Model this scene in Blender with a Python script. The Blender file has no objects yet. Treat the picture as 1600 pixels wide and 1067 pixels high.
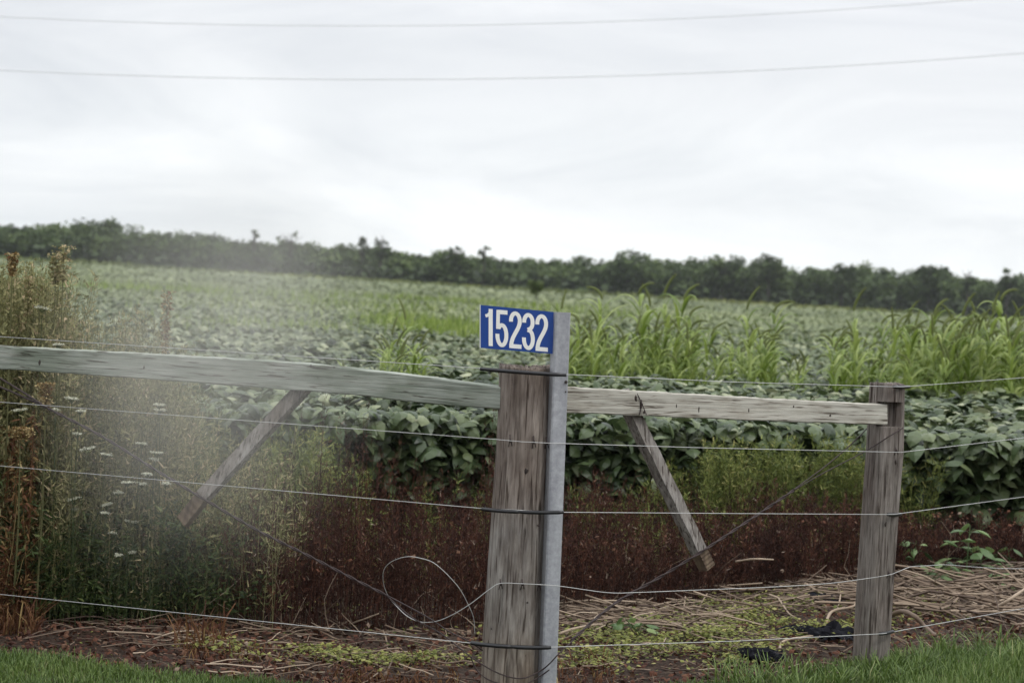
import bpy, math, random
import numpy as np
from mathutils import Vector, Matrix
R = math.radians
random.seed(7); rng = np.random.default_rng(7)
SC = bpy.context.scene
COL = SC.collection

# ------------------------------------------------------------------ camera
F = 3555.0; CX, CY = 800.0, 533.5; H = 1.6
PITCH, ROLL = math.atan(86.5 * math.cos(R(2.9)) / F), R(2.9)
fw = Vector((0, math.cos(PITCH), -math.sin(PITCH)))
r0 = Vector((1, 0, 0)); u0 = r0.cross(fw)
rt = r0 * math.cos(ROLL) + u0 * math.sin(ROLL)
up = u0 * math.cos(ROLL) - r0 * math.sin(ROLL)
cam_d = bpy.data.cameras.new('camera'); cam = bpy.data.objects.new('camera', cam_d); COL.objects.link(cam)
cam.matrix_world = Matrix(((rt.x, up.x, -fw.x, 0), (rt.y, up.y, -fw.y, 0), (rt.z, up.z, -fw.z, H), (0, 0, 0, 1)))
cam_d.sensor_width = 36; cam_d.lens = 36 * F / 1600
cam_d.clip_start = .1; cam_d.clip_end = 6000
cam_d.dof.use_dof = True; cam_d.dof.focus_distance = 8.9; cam_d.dof.aperture_fstop = 4.6; cam_d.dof.aperture_blades = 7
SC.camera = cam

def W(px, py, Y):
    d = fw + rt * ((px - CX) / F) - up * ((py - CY) / F)
    k = Y / d.y
    return Vector((d.x * k, Y, H + d.z * k))

# ------------------------------------------------------------------ sky, sun, exposure
SUN_DIR = Vector((.62, -.38, .85)).normalized()
wd = bpy.data.worlds.new("World"); SC.world = wd; wd.use_nodes = True
nt = wd.node_tree; N = nt.nodes; L = nt.links; N.clear()
out = N.new('ShaderNodeOutputWorld'); bg = N.new('ShaderNodeBackground'); L.new(bg.outputs[0], out.inputs[0])
sky = N.new('ShaderNodeTexSky'); sky.sky_type = 'NISHITA'; sky.sun_disc = False
sky.sun_elevation = math.asin(SUN_DIR.z); sky.sun_rotation = math.atan2(SUN_DIR.x, SUN_DIR.y)
tc = N.new('ShaderNodeTexCoord'); sep = N.new('ShaderNodeSeparateXYZ'); L.new(tc.outputs['Generated'], sep.inputs[0])
grad = N.new('ShaderNodeValToRGB'); L.new(sep.outputs['Z'], grad.inputs[0])
cr = grad.color_ramp; cr.interpolation = 'EASE'
cr.elements[0].position = 0.0; cr.elements[0].color = (8.7, 9.0, 9.15, 1)
cr.elements[1].position = 1.0; cr.elements[1].color = (17, 17.4, 18, 1)
for p, c in ((.05, (8.3, 8.55, 8.8)), (.10, (7.6, 7.8, 8.1)), (.16, (7.3, 7.5, 7.95)), (.35, (11, 11.3, 12))):
    e = cr.elements.new(p); e.color = (*c, 1)
mp = N.new('ShaderNodeMapping'); mp.inputs['Scale'].default_value = (2.6, 2.6, 11); mp.inputs['Rotation'].default_value = (0, R(3), 0)
L.new(tc.outputs['Generated'], mp.inputs[0])
nz = N.new('ShaderNodeTexNoise'); nz.inputs['Scale'].default_value = 1.7; nz.inputs['Detail'].default_value = 7; nz.inputs['Roughness'].default_value = .56
nz.inputs['Distortion'].default_value = .9
L.new(mp.outputs[0], nz.inputs[0])
cl = N.new('ShaderNodeValToRGB'); L.new(nz.outputs['Fac'], cl.inputs[0])
cl.color_ramp.elements[0].position = .32; cl.color_ramp.elements[0].color = (.85, .862, .88, 1)
cl.color_ramp.elements[1].position = .66; cl.color_ramp.elements[1].color = (1.11, 1.10, 1.085, 1)
mul = N.new('ShaderNodeMix'); mul.data_type = 'RGBA'; mul.blend_type = 'MULTIPLY'; mul.inputs[0].default_value = 1
L.new(grad.outputs[0], mul.inputs[6]); L.new(cl.outputs[0], mul.inputs[7])
mx = N.new('ShaderNodeMix'); mx.data_type = 'RGBA'; mx.inputs[0].default_value = .95
L.new(sky.outputs[0], mx.inputs[6]); L.new(mul.outputs[2], mx.inputs[7]); L.new(mx.outputs[2], bg.inputs[0])
bg.inputs[1].default_value = .1165

sd = bpy.data.lights.new('sun', 'SUN'); sd.energy = .9; sd.angle = R(14); sd.color = (1, .97, .92)
so = bpy.data.objects.new('sun', sd); COL.objects.link(so)
so.rotation_euler = SUN_DIR.to_track_quat('Z', 'Y').to_euler(); so.location = (5, -5, 12)
SC.view_settings.view_transform = 'Standard'; SC.view_settings.look = 'None'
SC.view_settings.exposure = 0; SC.view_settings.gamma = 1
SC.render.engine = 'CYCLES'
SC.cycles.use_denoising = True
SC.cycles.max_bounces = 5; SC.cycles.diffuse_bounces = 3; SC.cycles.glossy_bounces = 2; SC.cycles.transmission_bounces = 3
SC.cycles.transparent_max_bounces = 8; SC.cycles.volume_bounces = 1; SC.cycles.caustics_reflective = False; SC.cycles.caustics_refractive = False
SC.cycles.volume_step_rate = 2.0; SC.cycles.volume_max_steps = 64

# ------------------------------------------------------------------ helpers
class Geo:
    def __init__(s): s.v = []; s.f = []; s.t = []; s.n = 0
    def add(s, V, Fc, tint=.5):
        V = np.asarray(V, float).reshape(-1, 3); Fc = np.asarray(Fc, int)
        s.v.append(V); s.f.append(Fc + s.n)
        s.t.append(np.broadcast_to(np.asarray(tint, float), (len(V),)).copy()); s.n += len(V)
    def tube(s, pts, rad, n=8, tint=.5, caps=True):
        P = np.array([tuple(p) for p in pts], float); m = len(P)
        rad = np.broadcast_to(np.asarray(rad, float), (m,))
        T = np.gradient(P, axis=0); T /= np.linalg.norm(T, axis=1)[:, None] + 1e-12
        a = np.array([0, 0, 1.]) if abs(T[0][2]) < .9 else np.array([1., 0, 0])
        V = []
        for i in range(m):
            x = np.cross(T[i], a); x /= np.linalg.norm(x); y = np.cross(T[i], x); a = np.cross(x, T[i])
            for k in range(n):
                th = 2 * math.pi * k / n
                V.append(P[i] + rad[i] * (math.cos(th) * x + math.sin(th) * y))
        Fc = [[i * n + k, i * n + (k + 1) % n, (i + 1) * n + (k + 1) % n, (i + 1) * n + k] for i in range(m - 1) for k in range(n)]
        base = s.n
        s.add(V, Fc, tint)
        if caps:
            for i, e in ((0, 1), (m - 1, 0)):
                c = base + m * n + (0 if i == 0 else 1) - 0
            s.add([P[0], P[-1]], np.zeros((0, 3), int), tint)
            s.f.append(np.array([[base + m * n, base + (k + 1) % n, base + k] for k in range(n)]))
            o = base + (m - 1) * n
            s.f.append(np.array([[base + m * n + 1, o + k, o + (k + 1) % n] for k in range(n)]))
    def prism(s, stations, tint=.5):
        """stations: list of 4-corner rings, joined and capped"""
        V = [c for st in stations for c in st]; m = len(stations); b = s.n
        Fc = [[i * 4 + k, i * 4 + (k + 1) % 4, (i + 1) * 4 + (k + 1) % 4, (i + 1) * 4 + k] for i in range(m - 1) for k in range(4)]
        Fc += [[3, 2, 1, 0], [(m - 1) * 4 + k for k in range(4)]]
        s.add([tuple(v) for v in V], Fc, tint)
    def build(s, name, mat, parent=None, smooth=False, **tags):
        me = bpy.data.meshes.new(name)
        V = np.concatenate(s.v); sizes = np.concatenate([np.full(len(f), f.shape[1]) for f in s.f if len(f)])
        loops = np.concatenate([f.ravel() for f in s.f if len(f)])
        me.vertices.add(len(V)); me.vertices.foreach_set('co', V.ravel())
        me.loops.add(len(loops)); me.loops.foreach_set('vertex_index', loops)
        me.polygons.add(len(sizes))
        me.polygons.foreach_set('loop_start', np.concatenate(([0], np.cumsum(sizes)[:-1])))
        me.polygons.foreach_set('loop_total', sizes)
        me.polygons.foreach_set('use_smooth', np.full(len(sizes), bool(smooth)))
        at = me.attributes.new('tint', 'FLOAT', 'POINT'); at.data.foreach_set('value', np.concatenate(s.t))
        me.update(calc_edges=True); me.validate()
        me.materials.append(mat)
        o = bpy.data.objects.new(name, me); COL.objects.link(o)
        if parent: o.parent = parent
        for k, v in tags.items(): o[k] = v
        return o

def empty(name, loc, label=None, category=None, group=None):
    o = bpy.data.objects.new(name, None); COL.objects.link(o); o.location = loc; o.empty_display_size = .1
    if label: o['label'] = label
    if category: o['category'] = category
    if group: o['group'] = group
    return o
def under(o, root):
    """parent o (built in world coordinates) to root, keeping it in place"""
    o.parent = root; o.matrix_parent_inverse = Matrix.Translation(-Vector(root.location)); return o

def rotm(az, pitch, roll):
    """columns: x width, y length, z normal"""
    az, pitch, roll = map(lambda q: np.asarray(q, float), (az, pitch, roll))
    y = np.stack([np.cos(az) * np.cos(pitch), np.sin(az) * np.cos(pitch), np.sin(pitch)], -1)
    x = np.stack([np.sin(az), -np.cos(az), np.zeros_like(az)], -1)
    z = np.cross(x, y)
    c, s_ = np.cos(roll)[:, None], np.sin(roll)[:, None]
    x2 = c * x + s_ * z; z2 = -s_ * x + c * z
    return np.stack([x2, y, z2], -1)
def scatter(g, tv, tf, pos, rot, scale, tint, tvt=None):
    tv = np.asarray(tv, float); tf = np.asarray(tf, int); n = len(pos); k = len(tv)
    sc = np.asarray(scale, float)
    if sc.ndim == 1: sc = sc[:, None, None]
    else: sc = sc[:, None, :]
    V = np.einsum('nij,nkj->nki', rot, tv[None] * sc) + np.asarray(pos)[:, None, :]
    Fc = (tf[None] + (np.arange(n) * k)[:, None, None]).reshape(-1, tf.shape[1])
    t = np.repeat(np.asarray(tint, float), k)
    if tvt is not None: t = t + np.tile(tvt, n)
    g.add(V.reshape(-1, 3), Fc, t)
def snoise(x, y, s=1.0, ph=0.0):
    x = np.asarray(x) * s; y = np.asarray(y) * s
    return (np.sin(x * 1.7 + 1.3 * np.sin(y * 1.1 + ph) + ph) + np.sin(y * 2.3 + 1.7 * np.sin(x * .9 - ph) + 2 * ph)
            + .6 * np.sin(x * 4.1 - y * 3.3 + ph) + .4 * np.sin(x * 7.7 + y * 6.1 - ph)) / 3.0
U = rng.uniform

# ---- materials
def mat_new(name):
    m = bpy.data.materials.new(name); m.use_nodes = True; nt = m.node_tree
    for n in list(nt.nodes): nt.nodes.remove(n)
    o = nt.nodes.new('ShaderNodeOutputMaterial'); p = nt.nodes.new('ShaderNodeBsdfPrincipled'); nt.links.new(p.outputs[0], o.inputs[0])
    return m, nt, p, o
def ramp(nt, cols, src=None):
    r = nt.nodes.new('ShaderNodeValToRGB'); e = r.color_ramp.elements
    e[0].position, e[0].color = cols[0][0], (*cols[0][1], 1); e[1].position, e[1].color = cols[-1][0], (*cols[-1][1], 1)
    for p, c in cols[1:-1]:
        q = e.new(p); q.color = (*c, 1)
    if src is not None: nt.links.new(src, r.inputs[0])
    return r
def foliage(name, cols, rough=.5, trans=.25, spec=.5):
    m, nt, p, o = mat_new(name)
    a = nt.nodes.new('ShaderNodeAttribute'); a.attribute_name = 'tint'
    r = ramp(nt, cols, a.outputs['Fac']); nt.links.new(r.outputs[0], p.inputs['Base Color'])
    p.inputs['Roughness'].default_value = rough; p.inputs['Specular IOR Level'].default_value = spec
    if trans:
        t = nt.nodes.new('ShaderNodeBsdfTranslucent'); nt.links.new(r.outputs[0], t.inputs[0])
        mx = nt.nodes.new('ShaderNodeMixShader'); mx.inputs[0].default_value = trans
        nt.links.new(p.outputs[0], mx.inputs[1]); nt.links.new(t.outputs[0], mx.inputs[2]); nt.links.new(mx.outputs[0], o.inputs[0])
    return m
def plain(name, col, rough=.6, metal=0, spec=.5, var=.0, scale=20):
    m, nt, p, o = mat_new(name)
    p.inputs['Roughness'].default_value = rough; p.inputs['Metallic'].default_value = metal; p.inputs['Specular IOR Level'].default_value = spec
    tc = nt.nodes.new('ShaderNodeTexCoord'); n = nt.nodes.new('ShaderNodeTexNoise'); n.inputs['Scale'].default_value = scale; n.inputs['Detail'].default_value = 4
    nt.links.new(tc.outputs['Object'], n.inputs[0])
    r = ramp(nt, ((.3, tuple(c * (1 - var) for c in col)), (.7, tuple(min(1, c * (1 + var)) for c in col))), n.outputs['Fac'])
    nt.links.new(r.outputs[0], p.inputs['Base Color'])
    return m
def wood(name, axis_scale, cols, *a, **k):
    return wood_(name, axis_scale, cols, *a, **k)
def wood_(name, axis_scale, cols, blot=((.35, (.55, .5, .45)), (.65, (1, 1, 1))), bump=.5, blot_scale=(6, 6, 3), checks=None, height=None):
    """axis_scale: stretch of the grain; cols: ramp of the grain"""
    m, nt, p, o = mat_new(name); nn, ll = nt.nodes, nt.links
    tc = nn.new('ShaderNodeTexCoord')
    mp = nn.new('ShaderNodeMapping'); mp.inputs['Scale'].default_value = axis_scale; ll.new(tc.outputs['Object'], mp.inputs[0])
    n1 = nn.new('ShaderNodeTexNoise'); n1.inputs['Scale'].default_value = 1; n1.inputs['Detail'].default_value = 8; n1.inputs['Roughness'].default_value = .65; n1.inputs['Distortion'].default_value = .3
    ll.new(mp.outputs[0], n1.inputs[0])
    r1 = ramp(nt, cols, n1.outputs['Fac'])
    mp2 = nn.new('ShaderNodeMapping'); mp2.inputs['Scale'].default_value = blot_scale; ll.new(tc.outputs['Object'], mp2.inputs[0])
    n2 = nn.new('ShaderNodeTexNoise'); n2.inputs['Scale'].default_value = 1; n2.inputs['Detail'].default_value = 5; ll.new(mp2.outputs[0], n2.inputs[0])
    r2 = ramp(nt, blot, n2.outputs['Fac'])
    mu = nn.new('ShaderNodeMix'); mu.data_type = 'RGBA'; mu.blend_type = 'MULTIPLY'; mu.inputs[0].default_value = 1
    ll.new(r1.outputs[0], mu.inputs[6]); ll.new(r2.outputs[0], mu.inputs[7])
    if height:
        sp = nn.new('ShaderNodeSeparateXYZ'); ll.new(tc.outputs['Object'], sp.inputs[0])
        ad = nn.new('ShaderNodeMath'); ad.operation = 'MULTIPLY_ADD'; ll.new(n2.outputs['Fac'], ad.inputs[0]); ad.inputs[1].default_value = .35; ll.new(sp.outputs['Z'], ad.inputs[2])
        rh = ramp(nt, height, ad.outputs[0]); m0 = mu
        mu = nn.new('ShaderNodeMix'); mu.data_type = 'RGBA'; mu.blend_type = 'MULTIPLY'; mu.inputs[0].default_value = 1
        ll.new(m0.outputs[2], mu.inputs[6]); ll.new(rh.outputs[0], mu.inputs[7])
    ll.new(mu.outputs[2], p.inputs['Base Color']); p.inputs['Roughness'].default_value = .85; p.inputs['Specular IOR Level'].default_value = .2
    if checks:
        mp3 = nn.new('ShaderNodeMapping'); mp3.inputs['Scale'].default_value = checks; ll.new(tc.outputs['Object'], mp3.inputs[0])
        n3 = nn.new('ShaderNodeTexNoise'); n3.inputs['Scale'].default_value = 1; n3.inputs['Detail'].default_value = 3; n3.inputs['Distortion'].default_value = .4; ll.new(mp3.outputs[0], n3.inputs[0])
        r3 = ramp(nt, ((.35, (.28, .25, .23)), (.41, (.88, .86, .85)), (.5, (1, 1, 1))), n3.outputs['Fac'])
        mu2 = nn.new('ShaderNodeMix'); mu2.data_type = 'RGBA'; mu2.blend_type = 'MULTIPLY'; mu2.inputs[0].default_value = 1
        ll.new(mu.outputs[2], mu2.inputs[6]); ll.new(r3.outputs[0], mu2.inputs[7]); ll.new(mu2.outputs[2], p.inputs['Base Color'])
    b = nn.new('ShaderNodeBump'); b.inputs['Strength'].default_value = bump; b.inputs['Distance'].default_value = .008
    ll.new(n1.outputs['Fac'], b.inputs['Height']); ll.new(b.outputs[0], p.inputs['Normal'])
    return m

M = {}
M['post1'] = wood('grey_weathered_wood', (60, 60, 7), ((.25, (.08, .07, .064)), (.42, (.20, .178, .16)), (.55, (.29, .268, .245)), (.75, (.44, .415, .38))),
                  ((.3, (.52, .48, .45)), (.5, (.84, .82, .80)), (.68, (1, 1, .98))), .9, (11, 11, 5), (95, 95, 4.5), ((.25, (1.0, .92, .80)), (.5, (.98, .99, .98)), (.85, (.98, .99, 1)), (1.0, (.90, .84, .80))))
M['post2'] = wood('red_grey_weathered_wood', (60, 60, 6), ((.28, (.05, .04, .037)), (.45, (.16, .145, .13)), (.6, (.255, .235, .215)), (.75, (.40, .38, .35))),
                  ((.3, (.62, .54, .51)), (.5, (.87, .83, .8)), (.68, (1, .98, .95))), .9, (11, 11, 4), (95, 95, 5))
M['rail_l'] = wood('greenish_weathered_rail', (3, 3, 90), ((.28, (.14, .155, .125)), (.45, (.27, .295, .25)), (.6, (.36, .38, .33)), (.78, (.47, .48, .43))),
                   ((.35, (.62, .66, .6)), (.6, (1, 1, 1))), .5, (5, 5, 14), (7, 7, 120))
M['rail_r'] = wood('pale_weathered_rail', (3, 3, 90), ((.28, (.2, .185, .15)), (.45, (.40, .385, .33)), (.6, (.52, .50, .43)), (.78, (.62, .60, .53))),
                   ((.3, (.62, .58, .54)), (.5, (1, 1, 1))), .5, (6, 6, 18), (7, 7, 120))
M['stick'] = wood('brown_stick_wood', (50, 50, 8), ((.28, (.08, .072, .065)), (.5, (.25, .232, .212)), (.75, (.42, .40, .37))), bump=.6, checks=(90, 90, 7))
M['stick_end'] = wood('orange_stick_wood', (40, 40, 5), ((.28, (.05, .038, .028)), (.5, (.14, .10, .07)), (.75, (.23, .19, .12))), bump=.5)
M['knots_holes'] = plain('dark_knots_and_holes', (.035, .025, .02), .9, var=.4, scale=60)  # dark tone of wood knots, also put in for shade inside holes
M['wire'] = plain('galvanised_wire', (.50, .50, .48), .5, .3, var=.08, scale=60)
M['rust'] = plain('rusty_wire', (.045, .03, .028), .7, .2, var=.4, scale=80)
M['plastic'] = plain('dull_black_plastic', (.010, .010, .014), .8, spec=.15, var=.3, scale=40)
M['black'] = plain('black_plastic', (.012, .012, .013), .35, var=.3, scale=40)
M['powerline'] = plain('power_line_metal', (.80, .80, .82), .5, 0)
M['blue'] = plain('blue_sheeting', (.003, .046, .24), .38, var=.06, scale=12)
M['white'] = plain('white_sheeting', (.82, .82, .76), .45, var=.04, scale=30)
M['sign_edge'] = plain('sign_metal_edge', (.6, .6, .6), .5, .3)
# galvanised steel
m, nt_, p_, o_ = mat_new('galvanised_steel')
tc_ = nt_.nodes.new('ShaderNodeTexCoord'); n_ = nt_.nodes.new('ShaderNodeTexNoise'); n_.inputs['Scale'].default_value = 55; n_.inputs['Detail'].default_value = 6; n_.inputs['Roughness'].default_value = .7
nt_.links.new(tc_.outputs['Object'], n_.inputs[0])
mp_ = nt_.nodes.new('ShaderNodeMapping'); mp_.inputs['Scale'].default_value = (14, 14, 1.6); nt_.links.new(tc_.outputs['Object'], mp_.inputs[0])
n2_ = nt_.nodes.new('ShaderNodeTexNoise'); n2_.inputs['Scale'].default_value = 1; n2_.inputs['Detail'].default_value = 6; nt_.links.new(mp_.outputs[0], n2_.inputs[0])
ra = ramp(nt_, ((.3, (.30, .305, .32)), (.55, (.40, .41, .425)), (.75, (.52, .53, .54))), n_.outputs['Fac'])
rb = ramp(nt_, ((.3, (.68, .68, .70)), (.6, (1, 1, 1))), n2_.outputs['Fac'])
mm = nt_.nodes.new('ShaderNodeMix'); mm.data_type = 'RGBA'; mm.blend_type = 'MULTIPLY'; mm.inputs[0].default_value = 1
nt_.links.new(ra.outputs[0], mm.inputs[6]); nt_.links.new(rb.outputs[0], mm.inputs[7]); nt_.links.new(mm.outputs[2], p_.inputs['Base Color'])
p_.inputs['Roughness'].default_value = .55; p_.inputs['Metallic'].default_value = .25
b_ = nt_.nodes.new('ShaderNodeBump'); b_.inputs['Strength'].default_value = .25; b_.inputs['Distance'].default_value = .002
nt_.links.new(n_.outputs['Fac'], b_.inputs['Height']); nt_.links.new(b_.outputs[0], p_.inputs['Normal'])
M['steel'] = m

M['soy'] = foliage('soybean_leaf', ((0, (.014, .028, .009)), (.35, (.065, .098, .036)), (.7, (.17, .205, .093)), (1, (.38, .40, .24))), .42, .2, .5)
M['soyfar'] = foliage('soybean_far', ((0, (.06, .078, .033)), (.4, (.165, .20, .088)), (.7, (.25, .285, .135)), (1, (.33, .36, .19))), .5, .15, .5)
M['foxleaf'] = foliage('foxtail_leaf', ((0, (.075, .115, .018)), (.4, (.165, .24, .038)), (.7, (.29, .37, .085)), (1, (.50, .55, .22))), .45, .35, .5)
M['foxhead'] = foliage('foxtail_seed_head', ((0, (.11, .14, .04)), (.6, (.20, .23, .08)), (1, (.33, .29, .13))), .7, .3, .2)
M['deadweed'] = foliage('dead_brown_weed', ((0, (.018, .009, .008)), (.5, (.060, .026, .018)), (.85, (.125, .052, .030)), (.97, (.16, .095, .06)), (1, (.28, .22, .17))), .85, .1, .2)
M['greenweed'] = foliage('green_weed', ((0, (.03, .045, .014)), (.4, (.11, .145, .035)), (.75, (.23, .26, .07)), (1, (.38, .35, .13))), .6, .3, .3)
M['tallweed'] = foliage('tall_green_weed', ((0, (.02, .036, .012)), (.5, (.08, .115, .034)), (.8, (.15, .185, .06)), (1, (.24, .25, .11))), .6, .3, .3)
M['brownweed'] = foliage('dry_seeding_weed', ((0, (.075, .075, .03)), (.4, (.19, .19, .085)), (.75, (.31, .29, .135)), (1, (.44, .34, .21))), .8, .25, .2)
M['rustweed'] = foliage('rusty_dead_grass', ((0, (.06, .024, .014)), (.4, (.15, .07, .033)), (.7, (.24, .165, .065)), (1, (.42, .34, .17))), .8, .25, .2)
M['straw'] = foliage('straw', ((0, (.07, .045, .032)), (.5, (.22, .16, .11)), (1, (.48, .38, .28))), .7, .05, .3)
M['cover'] = foliage('yellow_ground_cover', ((0, (.045, .06, .015)), (.5, (.18, .20, .045)), (.85, (.33, .33, .09)), (1, (.42, .38, .14))), .6, .3, .3)
M['lawn'] = foliage('lawn_grass', ((0, (.03, .055, .010)), (.5, (.095, .155, .030)), (.9, (.175, .235, .06)), (1, (.29, .30, .13))), .5, .3, .4)
M['broad'] = foliage('broad_leaf', ((0, (.03, .06, .02)), (.5, (.10, .17, .055)), (1, (.26, .34, .12))), .45, .3, .5)
M['carrot'] = foliage('carrot_floret', ((0, (.30, .30, .18)), (1, (.72, .72, .60))), .7, .3, .2)
M['bark'] = plain('tree_bark', (.05, .042, .038), .9, var=.3, scale=3)
M['tree'] = foliage('tree_leaf', ((0, (.026, .036, .018)), (.45, (.068, .102, .034)), (.8, (.12, .168, .055)), (1, (.18, .23, .08))), .65, .15, .2)
M['treelight'] = foliage('light_tree_leaf', ((0, (.03, .045, .018)), (.5, (.06, .085, .032)), (1, (.12, .15, .06))), .65, .2, .2)
M['bush'] = foliage('bush_leaf', ((0, (.05, .075, .02)), (.5, (.10, .14, .04)), (1, (.17, .21, .07))), .6, .2, .2)
M['gold'] = foliage('yellow_flowers', ((0, (.10, .13, .04)), (.6, (.20, .22, .06)), (.85, (.26, .22, .06)), (1, (.38, .22, .05))), .7, .2, .2)

# ground shader
m, nt_, p_, o_ = mat_new('field_soil'); nn, ll = nt_.nodes, nt_.links
tc_ = nn.new('ShaderNodeTexCoord')
n1 = nn.new('ShaderNodeTexNoise'); n1.inputs['Scale'].default_value = 2.2; n1.inputs['Detail'].default_value = 10; n1.inputs['Roughness'].default_value = .7; ll.new(tc_.outputs['Object'], n1.inputs[0])
n2 = nn.new('ShaderNodeTexNoise'); n2.inputs['Scale'].default_value = 38; n2.inputs['Detail'].default_value = 8; ll.new(tc_.outputs['Object'], n2.inputs[0])
ra = ramp(nt_, ((.3, (.018, .013, .010)), (.5, (.048, .034, .027)), (.62, (.075, .055, .04)), (.75, (.11, .085, .055))), n2.outputs['Fac'])
rb = ramp(nt_, ((.35, (.6, .5, .45)), (.6, (1, 1, 1))), n1.outputs['Fac'])
mm = nn.new('ShaderNodeMix'); mm.data_type = 'RGBA'; mm.blend_type = 'MULTIPLY'; mm.inputs[0].default_value = 1
ll.new(ra.outputs[0], mm.inputs[6]); ll.new(rb.outputs[0], mm.inputs[7]); ll.new(mm.outputs[2], p_.inputs['Base Color'])
p_.inputs['Roughness'].default_value = .95; p_.inputs['Specular IOR Level'].default_value = .1
b_ = nn.new('ShaderNodeBump'); b_.inputs['Strength'].default_value = .9; b_.inputs['Distance'].default_value = .02
ll.new(n2.outputs['Fac'], b_.inputs['Height']); ll.new(b_.outputs[0], p_.inputs['Normal'])
M['soil'] = m

# ------------------------------------------------------------------ ground
def sst(a, b, x):
    t = np.clip((np.asarray(x, float) - a) / (b - a), 0, 1); return t * t * (3 - 2 * t)
def lie(x, y):                                           # the far field falls gently from left to right
    return -.0098 * np.clip(x, -400, 400) * sst(18, 200, y)
def gz(x, y):
    near = 1 - sst(20, 40, y)
    return .085 * sst(.2, 2.2, x) * near + .012 * snoise(x, y, 2.5) * near + lie(x, y)
xs = np.unique(np.concatenate([np.linspace(-2500, -60, 14), np.linspace(-60, -7, 12), np.linspace(-7, 7, 90), np.linspace(7, 60, 12), np.linspace(60, 2500, 14)]))
ys = np.unique(np.concatenate([np.linspace(-400, -5, 8), np.linspace(-5, 7, 20), np.linspace(7, 20, 90), np.linspace(20, 100, 20), np.linspace(100, 4000, 24)]))
X, Y = np.meshgrid(xs, ys); g = Geo()
V = np.stack([X, Y, gz(X, Y)], -1).reshape(-1, 3); nx = len(xs); ny = len(ys)
i, j = np.meshgrid(np.arange(ny - 1), np.arange(nx - 1), indexing='ij'); a = (i * nx + j).ravel()
g.add(V, np.stack([a, a + 1, a + nx + 1, a + nx], -1))
g.build('ground', M['soil'], smooth=True, kind='structure')

def lawn_edge(x): return np.interp(x, [-6, -2.14, -1.4, -.8, -.4, .1, .8, 1.5, 2.1, 2.63, 6], [9.9, 9.3, 8.98, 8.75, 8.45, 8.3, 9.1, 9.5, 9.98, 10.38, 13.5])
def weed_edge(x): return np.interp(x, [-6, -2.1, -1.9, -1.2, -1., -.3, .3, .6, 1.8, 3, 6], [10.1, 10.1, 10.2, 10.3, 10.1, 10.4, 11.0, 11.3, 12.1, 12.8, 14])
def crop_edge(x): return np.interp(x, [-6, -1, .8, 1.8, 3, 6], [12.6, 12.7, 13.3, 13.6, 13.5, 14.3])

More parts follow.
